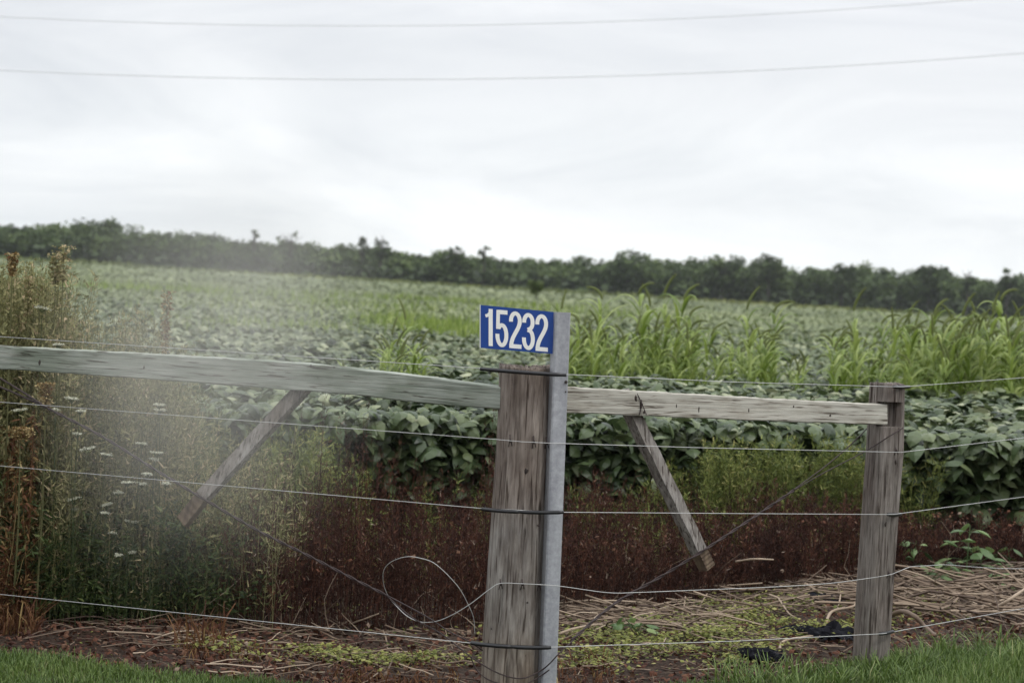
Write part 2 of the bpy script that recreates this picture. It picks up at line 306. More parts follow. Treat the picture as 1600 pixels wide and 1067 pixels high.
# ------------------------------------------------------------------ the fence
fence = empty('fence', (0.05, 8.7, 0), 'weathered wooden post and rail fence strung with thin wires at the edge of the field', 'fence')
def ring_post(name, stations, mat, n=96, sub=220, square=0, rot=0, crack=(), amp=.0022, top_rough=.012, notch=None, seed=1, label=None):
    """stations: (centre Vector, radius) from top to bottom"""
    rr = random.Random(seed); zs = np.array([s[0].z for s in stations])[::-1]
    cx = np.array([s[0].x for s in stations])[::-1]; cy = np.array([s[0].y for s in stations])[::-1]; ra = np.array([s[1] for s in stations])[::-1]
    z = np.linspace(zs[0], zs[-1], sub)
    if notch:
        z = np.unique(np.concatenate([z, [notch[0] - .0005, notch[0] + .0005, notch[1] - .0005, notch[1] + .0005]]))
    th = np.arange(n) / n * 2 * math.pi
    TH, Z = np.meshgrid(th, z)
    prof = np.ones_like(TH)
    if square:
        c, s_ = np.abs(np.cos(TH)), np.abs(np.sin(TH)); prof = 1 / (c ** square + s_ ** square) ** (1 / square)
    RA = np.interp(Z, zs, ra) * prof
    d = np.zeros_like(TH)
    for k in range(26):
        f = rr.randint(3, 40); ph = rr.uniform(0, 6.3); zf = rr.uniform(.5, 4)
        d += 1.25 * math.cos(ph) * np.sin(TH * f + ph + .6 * np.sin(Z * zf + ph)) / (1 + f * .08)
    RA += amp * d / 2.6
    for (t0, z0, z1, wd_, dp) in crack:
        cen = t0 + .035 * np.sin(Z * 9 + t0 * 5) + .012 * np.sin(Z * 37)
        dist = np.abs((TH - cen + math.pi) % (2 * math.pi) - math.pi)
        env = np.clip((Z - z0) / .05, 0, 1) * np.clip((z1 - Z) / .05, 0, 1)
        RA -= 1.6 * dp * env * np.exp(-(dist / (1.5 * wd_)) ** 2)
    u = RA * np.cos(TH); v = RA * np.sin(TH)
    if notch:
        inn = (Z > notch[0]) & (Z < notch[1]) & (u < notch[3])
        v = np.where(inn, np.maximum(v, notch[2]), v)
    x = np.interp(Z, zs, cx) + u * math.cos(rot) - v * math.sin(rot); y = np.interp(Z, zs, cy) + u * math.sin(rot) + v * math.cos(rot)
    Zt = Z.copy()
    m = len(z)
    Zt[-1] += top_rough * np.array([rr.uniform(-1, 1) for _ in range(n)]) * .6 + top_rough * .6 * np.sin(th * 2 + 1)
    Vv = np.stack([x, y, Zt], -1).reshape(-1, 3)
    Fc = [[i * n + k, i * n + (k + 1) % n, (i + 1) * n + (k + 1) % n, (i + 1) * n + k] for i in range(m - 1) for k in range(n)]
    g = Geo(); g.add(Vv, Fc)
    # end grain: inner rings
    base = (m - 1) * n; c = np.array([x[-1].mean(), y[-1].mean(), z[-1]])
    prev = base
    for q, fr in enumerate((.8, .55, .3)):
        ringv = c + (Vv[base:base + n] - c) * fr; ringv[:, 2] = z[-1] + np.array([rr.uniform(-1, .6) for _ in range(n)]) * top_rough
        g.add(ringv, np.zeros((0, 4), int)); nb = g.n - n
        g.f.append(np.array([[prev + k, prev + (k + 1) % n, nb + (k + 1) % n, nb + k] for k in range(n)])); prev = nb
    g.add([c - np.array([0, 0, .01])], np.zeros((0, 3), int))
    g.f.append(np.array([[prev + k, prev + (k + 1) % n, g.n - 1] for k in range(n)]))
    o = g.build(name, mat, smooth=True); under(o, fence)
    if label: o['label'] = label
    return o
def st(y, xl, xr, Yd):
    a, b = W(xl, y, Yd), W(xr, y, Yd); return ((a + b) / 2, (b - a).length / 2)
P1 = [st(573, 780, 861, 8.7), st(640, 778, 860, 8.7), st(720, 774, 858, 8.7), st(800, 768, 853, 8.7), st(900, 761, 849, 8.7), st(1000, 754, 844, 8.7), st(1067, 751, 843, 8.7), st(1130, 748, 841, 8.7)]
PI_ = math.pi
post_a = ring_post('post', P1, M['post1'], crack=((4.25, -.1, .62, .018, .006), (4.62, .02, .30, .02, .007), (4.05, .55, 1.15, .02, .005), (5.0, .3, .9, .018, .005), (5.2, -.1, .22, .02, .007), (4.5, .85, 1.22, .02, .006), (3.8, .2, .8, .02, .004), (5.45, .7, 1.2, .02, .006), (4.8, .62, 1.05, .015, .004)),
                   label='thick round grey post with cracked grain behind the blue number sign')
# post at the right: square to the fence line, notched for the rail
FB = Vector((1.585, 9.5, 0))
AB = math.atan2(.78, 1.5)
P2 = [st(599, 1360, 1413, 9.5), st(700, 1354, 1411, 9.5), st(800, 1347, 1403, 9.5), st(900, 1340, 1396, 9.5), st(1000, 1334, 1390, 9.5), st(1060, 1331, 1386, 9.5)]
P2 = [(p, r * .80) for p, r in P2]
z_hi = W(1380, 629, 9.45).z; z_lo = W(1380, 665, 9.45).z
post_b = ring_post('post', P2, M['post2'], square=7, rot=AB, amp=.0018, top_rough=.006, notch=(z_lo - .004, z_hi + .004, -.012, .036), seed=5,
                   crack=((4.3, .2, 1.2, .02, .004), (5.0, .1, .9, .02, .005), (5.75, .5, 1.2, .03, .005), (5.95, .1, .7, .03, .005), (4.7, .6, 1.1, .02, .004)),
                   label='narrower square reddish grey post notched for the end of the rail')
left_base = Vector((-2.37, 9.51, 0))
post_c = ring_post('post', [(left_base + Vector((.03, 0, 1.30)), .085), (left_base + Vector((0, 0, -.08)), .105)], M['post1'], n=48, sub=60, seed=9,
                   label='round grey post at the far left end of the rail')

# rails
def rail(name, pts, mat, label, thick=.045, extra=0.0):
    """pts: (px, ytop, ybottom, Y)"""
    # resample densely so that the edges can wander a little
    P = np.array(pts, float); px = np.linspace(P[0, 0], P[-1, 0], 90)
    yt = np.interp(px, P[:, 0], P[:, 1]); yb = np.interp(px, P[:, 0], P[:, 2]); Yd = np.interp(px, P[:, 0], P[:, 3])
    k = np.array([.25, .5, .25])
    for _ in range(6):
        yt[1:-1] = np.convolve(yt, k, 'same')[1:-1]; yb[1:-1] = np.convolve(yb, k, 'same')[1:-1]
    yt += .35 * np.sin(px * .09) + .25 * np.sin(px * .31 + 1); yb += .35 * np.sin(px * .07 + 2) + .25 * np.sin(px * .27)
    stt = []; bv = .004
    for i in range(len(px)):
        a, b = W(px[i], yt[i], Yd[i]), W(px[i], yb[i], Yd[i]); n = Vector((0.33, .94, 0))
        if Yd[-1] > Yd[0]: n = Vector((-.33, .94, 0))
        u_ = Vector((0, 0, 1))
        stt.append([a - u_ * bv, a + n * bv, a + n * (thick - bv), a - u_ * bv + n * thick, b + u_ * bv + n * thick, b + n * (thick - bv), b + n * bv, b + u_ * bv])
    g = Geo(); V = [tuple(v) for s_ in stt for v in s_]; m = len(stt)
    g.add(V, [[i * 8 + k, i * 8 + (k + 1) % 8, (i + 1) * 8 + (k + 1) % 8, (i + 1) * 8 + k] for i in range(m - 1) for k in range(8)])
    g.f.append(np.array([[7, 6, 5, 4, 3, 2, 1, 0]])); g.f.append(np.array([[(m - 1) * 8 + k for k in range(8)]]))
    o = g.build(name, mat); under(o, fence); o['label'] = label
    return o
def YL(px): return 8.66 + (780 - px) * (.80 / 866)      # depth of the left run of the fence at a pixel column
def YR(px): return 8.74 + (px - 860) * (.71 / 530)
rail_a = rail('rail', [(-105, 534, 571, YL(-105)), (0, 540.5, 576.5, YL(0)), (200, 551, 590, YL(200)), (420, 563.5, 607, YL(420)), (490, 569, 612, YL(490)), (545, 575, 616, YL(545)), (650, 587, 629, YL(650)), (784, 605, 640, YL(784))],
              M['rail_l'], 'long greenish grey rail left of the thick post', thick=.085)
rail_b = rail('rail', [(855, 602.5, 643.5, YR(855)), (985, 610, 649, YR(985)), (1200, 622.5, 658, YR(1200)), (1386.5, 632, 664, YR(1386))], M['rail_r'], 'short pale grey rail between the two posts', thick=.042)
def blob(name, px, py, Yd, w, h, mat, parent, seed=0, d=.004, jag=.25):
    rr = random.Random(seed); c = W(px, py, Yd); g = Geo(); n = 14; V = [c - Vector((0, d, 0))]
    for q, fr in ((0, .6), (1, 1)):
        for k in range(n):
            t = k / n * 2 * PI_; s_ = fr * (1 + rr.uniform(-jag, jag))
            V.append(c + Vector((w / 2 * s_ * math.cos(t), -d * (1 - fr * .9) if q == 0 else .004, h / 2 * s_ * math.sin(t))))
    Fc3 = [[0, 1 + k, 1 + (k + 1) % n] for k in range(n)]; g.add([tuple(v) for v in V], Fc3)
    g.f.append(np.array([[1 + k, 1 + n + k, 1 + n + (k + 1) % n, 1 + (k + 1) % n] for k in range(n)]))
    o = g.build(name, mat, smooth=True); o.parent = parent
    return o
def sub(o, parent):
    o.parent = parent; return o
# knots, splits and nail marks in the rails
for (px, py, w, h) in ((486, 572, .016, .012), (497, 590, .008, .005), (522, 574, .01, .006), (62, 566, .012, .03), (225, 574, .01, .02)):
    blob('knot', px, py, YL(px) - .0015, w, h, M['knots_holes'], rail_a, seed=px, d=.001)
for (px, py, w, h) in ((993, 622, .014, .028), (1001, 633, .012, .045), (1006, 644, .012, .014), (1092, 640, .006, .03), (1057, 634, .005, .02), (1240, 635, .008, .012), (1297, 649, .01, .012), (1170, 641, .006, .02)):
    blob('knot', px, py, YR(px) - .0015, w, h, M['knots_holes'], rail_b, seed=px, d=.001)
g = Geo()
for (a, b) in (((995, 614), (1004, 632)), ((1004, 630), (999, 648)), ((1003, 630), (1010, 648))):
    g.tube([W(a[0], a[1], YR(1000) - .004), W(b[0], b[1], YR(1000) - .004)], .0022, 6)
sub(g.build('tie_wire', M['rust']), rail_b)

# twitch sticks leaning against the rails
def stick(pa, pb, Ya, Yb, w, d, tw, mat, parent=None, name='brace_stick', label=None):
    a, b = W(*pa, Ya), W(*pb, Yb); t = (b - a).normalized(); side = t.cross(Vector((0, -1, 0))).normalized(); nrm = side.cross(t)
    x = side * math.cos(tw) + nrm * math.sin(tw); y = -side * math.sin(tw) + nrm * math.cos(tw); g = Geo(); st_ = []
    n = 30
    for i in range(n + 1):
        c = a.lerp(b, i / n) + x * .0015 * math.sin(i * .9); ww = w * (1 + .02 * math.sin(i * 1.3)); r = .12
        st_.append([c + x * (sx * ww / 2) + y * (sy * d / 2) for sx, sy in ((-1, -1), (1, -1), (1, 1), (-1, 1))])
    g.prism(st_); o = g.build(name, mat)
    if parent is None: under(o, fence)
    else: sub(o, parent)
    if label: o['label'] = label
    return o
def object_along(o): return o
s1 = stick((498, 580), (317, 776), YL(508) + .085, YL(317) + .02, .03, .060, R(56), M['stick'], label='grey brown stick leaning against the greenish rail')
stick((317, 776), (286, 815), YL(317) + .02, YL(286) + .016, .029, .059, R(56), M['stick_end'], s1, 'stick_tip')
s2 = stick((970, 612), (1093, 862), YR(970) + .075, YR(1093) + .02, .05, .05, R(-52), M['stick'], label='brown stick hanging from the short pale rail')
stick((1093, 862), (1105, 887), YR(1093) + .02, YR(1105) + .018, .049, .049, R(-52), M['stick_end'], s2, 'stick_tip')

# wires
YF = 8.572        # just in front of the thick post
WR = .0014
def smooth_path(pts, n=12):
    P = [Vector(p) for p in pts]; out_ = []
    for i in range(len(P) - 1):
        p0 = P[max(i - 1, 0)]; p1 = P[i]; p2 = P[i + 1]; p3 = P[min(i + 2, len(P) - 1)]
        for k in range(n):
            t = k / n
            out_.append(.5 * ((2 * p1) + (p2 - p0) * t + (2 * p0 - 5 * p1 + 4 * p2 - p3) * t * t + (3 * p1 - p0 - 3 * p2 + p3) * t ** 3))
    out_.append(P[-1]); return out_
def wire(pts, label, sleeves=(), r=WR, name='wire'):
    g = Geo(); g.tube(pts, r, 6); o = g.build(name, M['wire'], smooth=True); under(o, fence); o['label'] = label
    for (a, b, sr) in sleeves:
        g = Geo(); pp = [Vector(a).lerp(Vector(b), i / 8) + Vector((0, 0, -.0018 * math.sin(PI_ * i / 8))) for i in range(9)]
        g.tube(pp, [sr * .8] + [sr] * 7 + [sr * .8], 10); sub(g.build('insulator_sleeve', M['black'], smooth=True), o)
    return o
def YWL(px): return 8.56 + (752 - px) * (.78 / 838)     # wires run in front of the rail
def YWR(px): return 8.56 + (px - 885) * (.80 / 520)
YB = 9.395
def left_end(x1, y1, x0, y0):                            # carry the straight wire on to the left post
    a = W(x1, y1, YWL(x1)); b = W(x0, y0, YWL(x0)); return b + (b - a) * (95 / (x1 - x0))
def right_run(p, px, py, Yd, far=1.9):
    b = W(px, py, Yd); return [p, b, p + (b - p) * far]
w1 = [left_end(752, 575, 0, 526), W(752, 575.5, 8.56), W(885, 585, 8.55), W(1150, 597, (8.55 + YB) / 2 + .01), W(1408, 604.5, YB)] + right_run(W(1408, 604.5, YB), 1600, 590, 11.0)[1:]
wire(w1, 'topmost wire running just above the rails', ((W(750, 576.3, 8.556), W(885, 586, 8.552), .0078), (W(1396, 604, YB - .002), W(1421, 604.3, YB + .13), .0075)))
w2 = [left_end(775, 686, 0, 628), W(776, 686.5, 8.585), W(815, 690, 8.578), W(855, 692, 8.575), W(1100, 699.5, 8.95), W(1408, 706.5, YB)] + right_run(W(1408, 706.5, YB), 1600, 684, 11.0)[1:]
wire(w2, 'second wire from the top stapled across the thick post')
w3 = [left_end(752, 793, 0, 727.5), W(752, 794, 8.56), W(882, 800, 8.55), W(1150, 802, 8.95), W(1395, 803.5, YB)] + right_run(W(1395, 803.5, YB), 1600, 776, 11.0)[1:]
wire(w3, 'middle wire crossing both posts at half height', ((W(752, 795, 8.556), W(812, 799.5, 8.554), .0076), (W(812, 799.5, 8.554), W(881, 800, 8.552), .0076), (W(1387, 803.5, YB - .002), W(1408, 803, YB + .11), .0075)))
w5 = [left_end(735, 1003, 0, 928), W(735, 1004, 8.545), W(800, 1010, 8.54), W(862, 1010.5, 8.545), W(1150, 1001, 8.95), W(1380, 989.5, YB), W(1415, 983, YB + .13), W(1600, 950, 11.0), W(1780, 920, 12.6)]
wire(smooth_path(w5[:1], 1) and w5, 'lowest wire close above the ground', ((W(735, 1004, 8.541), W(800, 1010, 8.536), .0082), (W(800, 1010, 8.536), W(861, 1011, 8.541), .0082), (W(1374, 990, YB - .004), W(1396, 986, YB + .06), .0075)))
lp = [(742, 990, 8.70), (740, 965, 8.68), (732, 945, 8.66), (715, 915, 8.62), (682, 882, 8.60), (658, 872, 8.62), (635, 869.5, 8.66), (612, 877, 8.72), (600, 890, 8.78), (599, 910, 8.83), (606, 930, 8.88), (618, 945, 8.92), (636, 962, 8.86), (656, 971, 8.78), (680, 970.5, 8.70), (705, 961, 8.64), (735, 943, 8.60), (765, 920, 8.575), (782, 911, 8.568), (815, 911.5, 8.566), (845, 913, 8.566),
      (880, 916, 8.60), (950, 925.5, 8.72), (1000, 925, 8.78), (1100, 921, 8.93), (1200, 917, 9.08), (1290, 911.5, 9.25), (1350, 904, 9.37), (1388, 898, 9.385), (1405, 892, 9.5), (1424, 885, 9.65), (1450, 883.5, 9.9), (1480, 882, 10.1), (1530, 886, 10.6), (1600, 888, 11.1), (1700, 884, 12.0)]
wire(smooth_path([W(*p) for p in lp], 6), 'slack fourth wire that curls into a loose loop left of the thick post', name='loose_wire')

# staples on the posts
def staple(px, py, Yd, parent, h=16, tilt=2):
    g = Geo(); a = W(px, py - h * .45, Yd)
    g.tube([W(px - 3 + tilt * .3, py + h * .5, Yd + .003), W(px - .5, py - 3, Yd - .006), W(px, py - 5, Yd - .007), W(px + 1.2, py - 3, Yd - .006), W(px + 3, py + h * .4, Yd + .003)], .0019, 6)
    g.tube([W(px - .3, py - h * .7, Yd + .002), W(px, py + 1, Yd - .003)], .0026, 6)
    sub(g.build('staple', M['rust'], smooth=True), parent)
for px, py in ((797, 690), (834, 692), (854, 693)): staple(px, py, 8.60 if px < 850 else 8.625, post_a)
for px, py in ((782, 914), (816, 914), (842, 916)): staple(px, py, 8.59 if px < 840 else 8.605, post_a, h=14)
for px, py in ((1400, 706), (1388, 898)): staple(px, py, 9.412, post_b, h=10)
for px, py, w, h in ((820, 702, .01, .011), (841, 821, .009, .01), (824, 941, .008, .009), (768, 982, .006, .008), (822, 736, .022, .03)):
    blob('nail_hole', px, py, 8.6 - .0, w, h, M['knots_holes'], post_a, seed=px, d=.002)
for px, py, w, h in ((1400, 722, .008, .024), (1384, 819, .008, .02)):
    blob('nail_hole', px, py, 9.43, w, h, M['knots_holes'], post_b, seed=px, d=.003)

# twisted brace wires
def twist(g, pts, r=.0034, pitch=.13, off=.0032):
    P = smooth_path(pts, 26); s_ = 0
    for ph in (0, PI_):
        q = []; s_ = 0
        for i, p in enumerate(P):
            if i: s_ += (P[i] - P[i - 1]).length
            t = (P[min(i + 1, len(P) - 1)] - P[max(i - 1, 0)]).normalized(); a = t.cross(Vector((0, 1, 0))).normalized(); b = t.cross(a)
            an = s_ / pitch * 2 * PI_ + ph; q.append(p + off * (a * math.cos(an) + b * math.sin(an)))
        g.tube(q, r, 6)
g = Geo()
def YC(px): return YL(px) + .0
tw0 = left_base + Vector((.09, -.06, 1.28))
a0, a1 = W(-60, 562, YL(-60)), W(-60, 573, YL(-60))
g.tube(smooth_path([W(-90, 545, YL(-90)-.02), W(0, 591, YC(0)), W(75, 638, YC(75))], 5), .0044, 6)
g.tube(smooth_path([W(-90, 575, YL(-90)-.02), W(0, 604.5, YC(0)), W(75, 638, YC(75) + .004)], 5), .0044, 6)
twist(g, [W(75, 638, YC(75)), W(160, 682, YC(160)), W(240, 732, YC(240)), W(318, 779, YC(318) - .03), W(400, 827, YC(400)), W(480, 867, YC(480)), W(560, 908, YC(560)), W(605, 930, YC(605))])
g.tube(smooth_path([W(605, 930, YC(605)), W(665, 962, 8.72), W(700, 985, 8.69), W(735, 1003, 8.66), W(765, 1023, 8.70)], 8), .0026, 6)
g.tube(smooth_path([W(605, 931, YC(605)), W(645, 965, 8.74), W(690, 990, 8.70), W(735, 1025, 8.62), W(770, 1047, 8.585), W(800, 1058, 8.568), W(822, 1058, 8.57), W(845, 1047, 8.60), W(858, 1037, 8.56), W(872, 1022, 8.55), W(895, 1000, 8.62)], 8), .0026, 6)
g.tube(smooth_path([W(735, 1025, 8.66), W(748, 1050, 8.65), W(775, 1066, 8.58), W(815, 1070, 8.562), W(845, 1055, 8.60), W(858, 1046, 8.56)], 8), .0026, 6)
under(g.build('brace_wire', M['rust'], smooth=True, label='rusty twisted wire slanting down from the left edge to the foot of the thick post'), fence)
g = Geo()
twist(g, [W(893, 1000, 8.66), W(960, 943, YR(960)), W(1030, 902, YR(1030)), W(1097, 861, YR(1097) - .03), W(1170, 813, YR(1170)), W(1240, 766, YR(1240))])
g.tube(smooth_path([W(1240, 766, YR(1240)), W(1290, 737, 9.30), W(1350, 706, 9.435), W(1392, 680, 9.405), W(1411, 668, 9.47)], 8), .0024, 6)
g.tube(smooth_path([W(1240, 765, YR(1240)), W(1290, 728, 9.35), W(1330, 694, 9.45), W(1356, 668, 9.56)], 8), .0024, 6)
under(g.build('brace_wire', M['rust'], smooth=True, label='rusty twisted wire slanting up to the notched post'), fence)

# ------------------------------------------------------------------ number sign on its steel post
sp_top = W(877, 488, 8.64); sp_bot = W(853.5, 1100, 8.64)
sign = empty('address_sign', (sp_bot.x, sp_bot.y, 0), 'blue number sign reading 15232 on a galvanised steel post beside the thick wooden post', 'sign')
def under_s(o, p=None):
    o.parent = p or sign
    if p is None: o.matrix_parent_inverse = Matrix.Translation(-Vector(sign.location))
    return o
ax = (sp_top - sp_bot).normalized()
yaw = R(15); ex = Vector((math.cos(yaw), math.sin(yaw), 0)); ex = (ex - ax * ex.dot(ax)).normalized(); ey = ax.cross(ex)
hw, b = .030, .006
def oct_ring(c, h, bb):
    return [c + ex * sx + ey * sy for sx, sy in ((-h + bb, -h), (h - bb, -h), (h, -h + bb), (h, h - bb), (h - bb, h), (-h + bb, h), (-h, h - bb), (-h, -h + bb))]
g = Geo(); rings = []
for t in np.linspace(0, 1, 12): rings += oct_ring(sp_bot.lerp(sp_top, t), hw, b)
for t in (1, .93): rings += oct_ring(sp_bot.lerp(sp_top, t), hw - .004, b * .7)
m = 14; g.add([tuple(v) for v in rings], [[i * 8 + k, i * 8 + (k + 1) % 8, (i + 1) * 8 + (k + 1) % 8, (i + 1) * 8 + k] for i in range(m - 1) for k in range(8)])
g.f.append(np.array([[(m - 1) * 8 + k for k in range(8)]]))
spost = under_s(g.build('sign_post', M['steel']))
# hole with rust in the steel: dark discs, hole's shade put into colour
def disc(px, py, Yd, r, mat, name, par):
    g = Geo(); c = W(px, py, Yd); n = 12
    g.tube([c + Vector((0, .003, 0)), c, c - Vector((0, .0035, 0))], [r, r, r * .8], n); return under_s(g.build(name, mat, smooth=False), par)
disc(884.5, 597, 8.612, .0062, M['knots_holes'], 'hole_mark', spost); disc(884, 612, 8.616, .003, M['knots_holes'], 'hole_mark', spost)
# plate
YS = 8.625
c00, c10, c11, c01 = W(751, 543.5, YS), W(865, 553, YS), W(865, 487.5, YS), W(751, 476.5, YS)
sx = (c10 - c00); sy = (c01 - c00); nrm = sx.cross(sy).normalized()
if nrm.y > 0: nrm = -nrm
g = Geo(); bk = -nrm * .0025
g.prism([[c00, c10, c11, c01], [c00 + bk, c10 + bk, c11 + bk, c01 + bk]])
plate = under_s(g.build('sign_plate', M['blue']))
g = Geo(); e = sx.normalized() * .004
g.prism([[c00 - e, c00 - sx.normalized() * .0004, c01 - sx.normalized() * .0004, c01 - e], [c00 - e + bk * 6, c00 + bk * 6, c01 + bk * 6, c01 - e + bk * 6]])
under_s(g.build('edge_strip', M['sign_edge']), plate)
UX, UY = sx / 114.0, sy / 66.0
def spt(x, y, lift): return c00 + UX * x + UY * y + nrm * lift
def ell(cx, cy, rx, ry, a0, a1, n=22): return [(cx + rx * math.cos(R(a0 + (a1 - a0) * i / n)), cy + ry * math.sin(R(a0 + (a1 - a0) * i / n))) for i in range(n + 1)]
def bez(p0, p1, p2, p3, n=12): return [tuple((1 - t) ** 3 * a + 3 * (1 - t) ** 2 * t * b_ + 3 * (1 - t) * t * t * c + t ** 3 * d for a, b_, c, d in zip(p0, p1, p2, p3)) for t in [i / n for i in range(n + 1)]]
def ribbon(g, pts, w, ox, oy, lift):
    n = len(pts); A = []; B = []
    for i, p in enumerate(pts):
        q0 = pts[max(i - 1, 0)]; q1 = pts[min(i + 1, n - 1)]; dx, dy = q1[0] - q0[0], q1[1] - q0[1]; l = math.hypot(dx, dy); nx_, ny_ = -dy / l * w / 2, dx / l * w / 2
        A.append(spt(ox + p[0] + nx_, oy + p[1] + ny_, lift)); B.append(spt(ox + p[0] - nx_, oy + p[1] - ny_, lift))
    V = [tuple(v) for v in A + B]; V2 = [tuple(v - nrm * (lift - .0002)) for v in A + B]
    g.add(V + V2, [[i, i + 1, n + i + 1, n + i] for i in range(n - 1)] + [[i, 2 * n + i, 2 * n + i + 1, i + 1] for i in range(n - 1)] + [[n + i, n + i + 1, 3 * n + i + 1, 3 * n + i] for i in range(n - 1)])
t = 6.1
GL = {'1': [([(10.2, 0), (10.2, 57)], 6.4), ([(2, 45.6), (6, 47), (9, 50.5), (9.6, 56.5)], 4.8)],
      '2': [(ell(9.9, 42.3, 6.9, 11.6, 188, 0, 22) + bez((16.8, 42.3), (16.6, 30), (4.6, 20), (3.6, 6))[1:], t), ([(0.3, 3.2), (19.5, 3.2)], 6.4)],
      '3': [(ell(9.6, 42.8, 6.6, 11.1, 186, -62, 24) + [(8.6, 31)], t), ([(8.4, 31)] + ell(9.6, 17, 7, 13.9, 62, -188, 26), t)],
      '5': [([(3.4, 53.7), (18.4, 53.7)], 6.5), ([(4.0, 56.6), (3.4, 27.5)], 5.6), (ell(9.7, 18.4, 7, 15.4, 140, -186, 28), t)]}
for ch, ox, oy in (('1', 5.5, 3.2), ('5', 23.5, 2.9), ('2', 44.4, 2.6), ('3', 65, 1.8), ('2', 85.5, 1.6)):
    g = Geo()
    for k, (pts, w) in enumerate(GL[ch]): ribbon(g, pts, w, ox, oy + 1.0, .0008 + .00015 * k)
    under_s(g.build('digit', M['white'], label='white digit ' + ch), plate)

# ------------------------------------------------------------------ power lines overhead, some way beyond the fence
def powerline(pts, label, Yd, r):
    P = np.array(pts, float); co = np.polyfit(P[:, 0], P[:, 1], 3 if len(P) > 4 else 2); co = np.polyfit(P[:, 0], P[:, 1], 2)
    px = np.linspace(-900, 2600, 70); g = Geo()
    g.tube([W(x, np.polyval(co, x), Yd) for x in px], r, 6)
    o = g.build('power_line', M['powerline'], smooth=True, label=label, category='power line', group='power lines across the sky')
powerline([(0, 27), (400, 38), (700, 40), (1000, 33), (1300, 17), (1500, 0)], 'upper of the two thin power lines sagging across the grey sky', 46, .0105)
powerline([(0, 110), (400, 122), (700, 124), (1000, 118), (1300, 104), (1600, 83)], 'lower of the two thin power lines sagging across the grey sky', 44, .0115)

# ------------------------------------------------------------------ soybean crop
leaf_v = [(0, 0, -.02), (-.28, .16, -.06), (-.42, .45, -.11), (-.26, .78, -.16), (0, 1.05, -.26), (.26, .78, -.16), (.42, .45, -.11), (.28, .16, -.06), (0, .22, .03), (0, .48, .045), (0, .78, -.03)]
leaf_f4 = [[0, 8, 1, 1], ]
leaf_f = [[1, 0, 8], [0, 7, 8], [2, 1, 9], [1, 8, 9], [7, 6, 9], [8, 7, 9], [3, 2, 10], [2, 9, 10], [6, 5, 10], [9, 6, 10], [3, 10, 4], [10, 5, 4]]
lv2 = [(0, 0, 0), (-.42, .5, -.09), (0, .5, .05), (.42, .5, -.09), (0, 1, -.16)]; lf2 = [[0, 2, 1], [0, 3, 2], [1, 2, 4], [2, 3, 4]]
quad_v = [(-.5, 0, 0), (.5, 0, 0), (.35, 1, 0), (-.35, 1, 0)]; quad_f = [[0, 1, 2, 3]]
def chz(x, y): return lie(x, y) + .90 + .07 * snoise(x, y, 1.3) + .05 * snoise(x, y, 4.0, 1.0) - .06 * sst(40, 100, y)
def patch(x, y): return .5 + .5 * snoise(x, y * .45, .16, 2.0)
g = Geo()
def soy_zone(n, y0, y1, size, tv, tf, layer=.16, front=False, tb=.45):
    # uniform in area within a widened view wedge
    yy = np.sqrt(U(y0 ** 2, y1 ** 2, n)); xx = U(-1, 1, n) * (yy * .255 + 2.0)
    ok = yy > crop_edge(xx); yy, xx = yy[ok], xx[ok]; n = len(xx)
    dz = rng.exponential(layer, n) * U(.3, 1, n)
    edge = sst(0, .55, yy - crop_edge(xx))
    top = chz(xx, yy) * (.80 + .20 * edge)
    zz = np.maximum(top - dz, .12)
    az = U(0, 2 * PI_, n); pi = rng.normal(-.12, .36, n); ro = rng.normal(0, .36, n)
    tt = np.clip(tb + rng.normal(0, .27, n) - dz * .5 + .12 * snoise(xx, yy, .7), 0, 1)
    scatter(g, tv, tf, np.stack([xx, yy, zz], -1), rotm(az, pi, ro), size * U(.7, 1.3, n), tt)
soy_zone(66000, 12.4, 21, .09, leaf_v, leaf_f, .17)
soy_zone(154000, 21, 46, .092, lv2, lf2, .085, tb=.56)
# the side of the crop towards the fence
n = 11000; xx = U(-3.6, 5.5, n); zz = .1 + .78 * U(0, 1, n) ** .55; yy = crop_edge(xx) + rng.normal(.0, .10, n) + .10 * snoise(xx, zz, 5) + .42 * (.88 - zz)
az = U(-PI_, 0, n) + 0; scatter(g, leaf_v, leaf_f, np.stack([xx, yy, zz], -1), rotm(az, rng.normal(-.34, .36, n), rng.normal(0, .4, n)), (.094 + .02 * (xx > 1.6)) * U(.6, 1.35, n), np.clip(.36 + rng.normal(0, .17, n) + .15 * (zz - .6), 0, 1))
# stalks under the leaves along the edge
for k in range(520):
    x = U(-3.5, 5.5); y = crop_edge(x) + U(.05, .9); h = U(.6, .85)
    g.tube([(x, y, 0), (x + U(-.03, .03), y + U(-.03, .03), h * .5), (x + U(-.06, .06), y + U(-.06, .06), h)], [.005, .004, .003], 4, U(.1, .5), caps=False)
crop = g.build('soybean_crop', M['soy'], kind='stuff')
g = Geo()
def far_zone(n, y0, y1, size, layer):
    yy = np.sqrt(U(y0 ** 2, y1 ** 2, n)); xx = U(-1, 1, n) * (yy * .24 + 3)
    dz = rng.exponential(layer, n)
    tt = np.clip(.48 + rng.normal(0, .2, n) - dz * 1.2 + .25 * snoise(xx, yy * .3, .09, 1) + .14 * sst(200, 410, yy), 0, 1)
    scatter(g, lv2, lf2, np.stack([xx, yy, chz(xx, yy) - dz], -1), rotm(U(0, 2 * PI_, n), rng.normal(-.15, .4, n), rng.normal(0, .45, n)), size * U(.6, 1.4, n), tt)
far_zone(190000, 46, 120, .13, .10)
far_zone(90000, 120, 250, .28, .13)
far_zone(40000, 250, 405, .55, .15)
ys_ = np.concatenate([np.linspace(30, 120, 160), np.linspace(122, 405, 80)]); xs_ = np.linspace(-1, 1, 220)
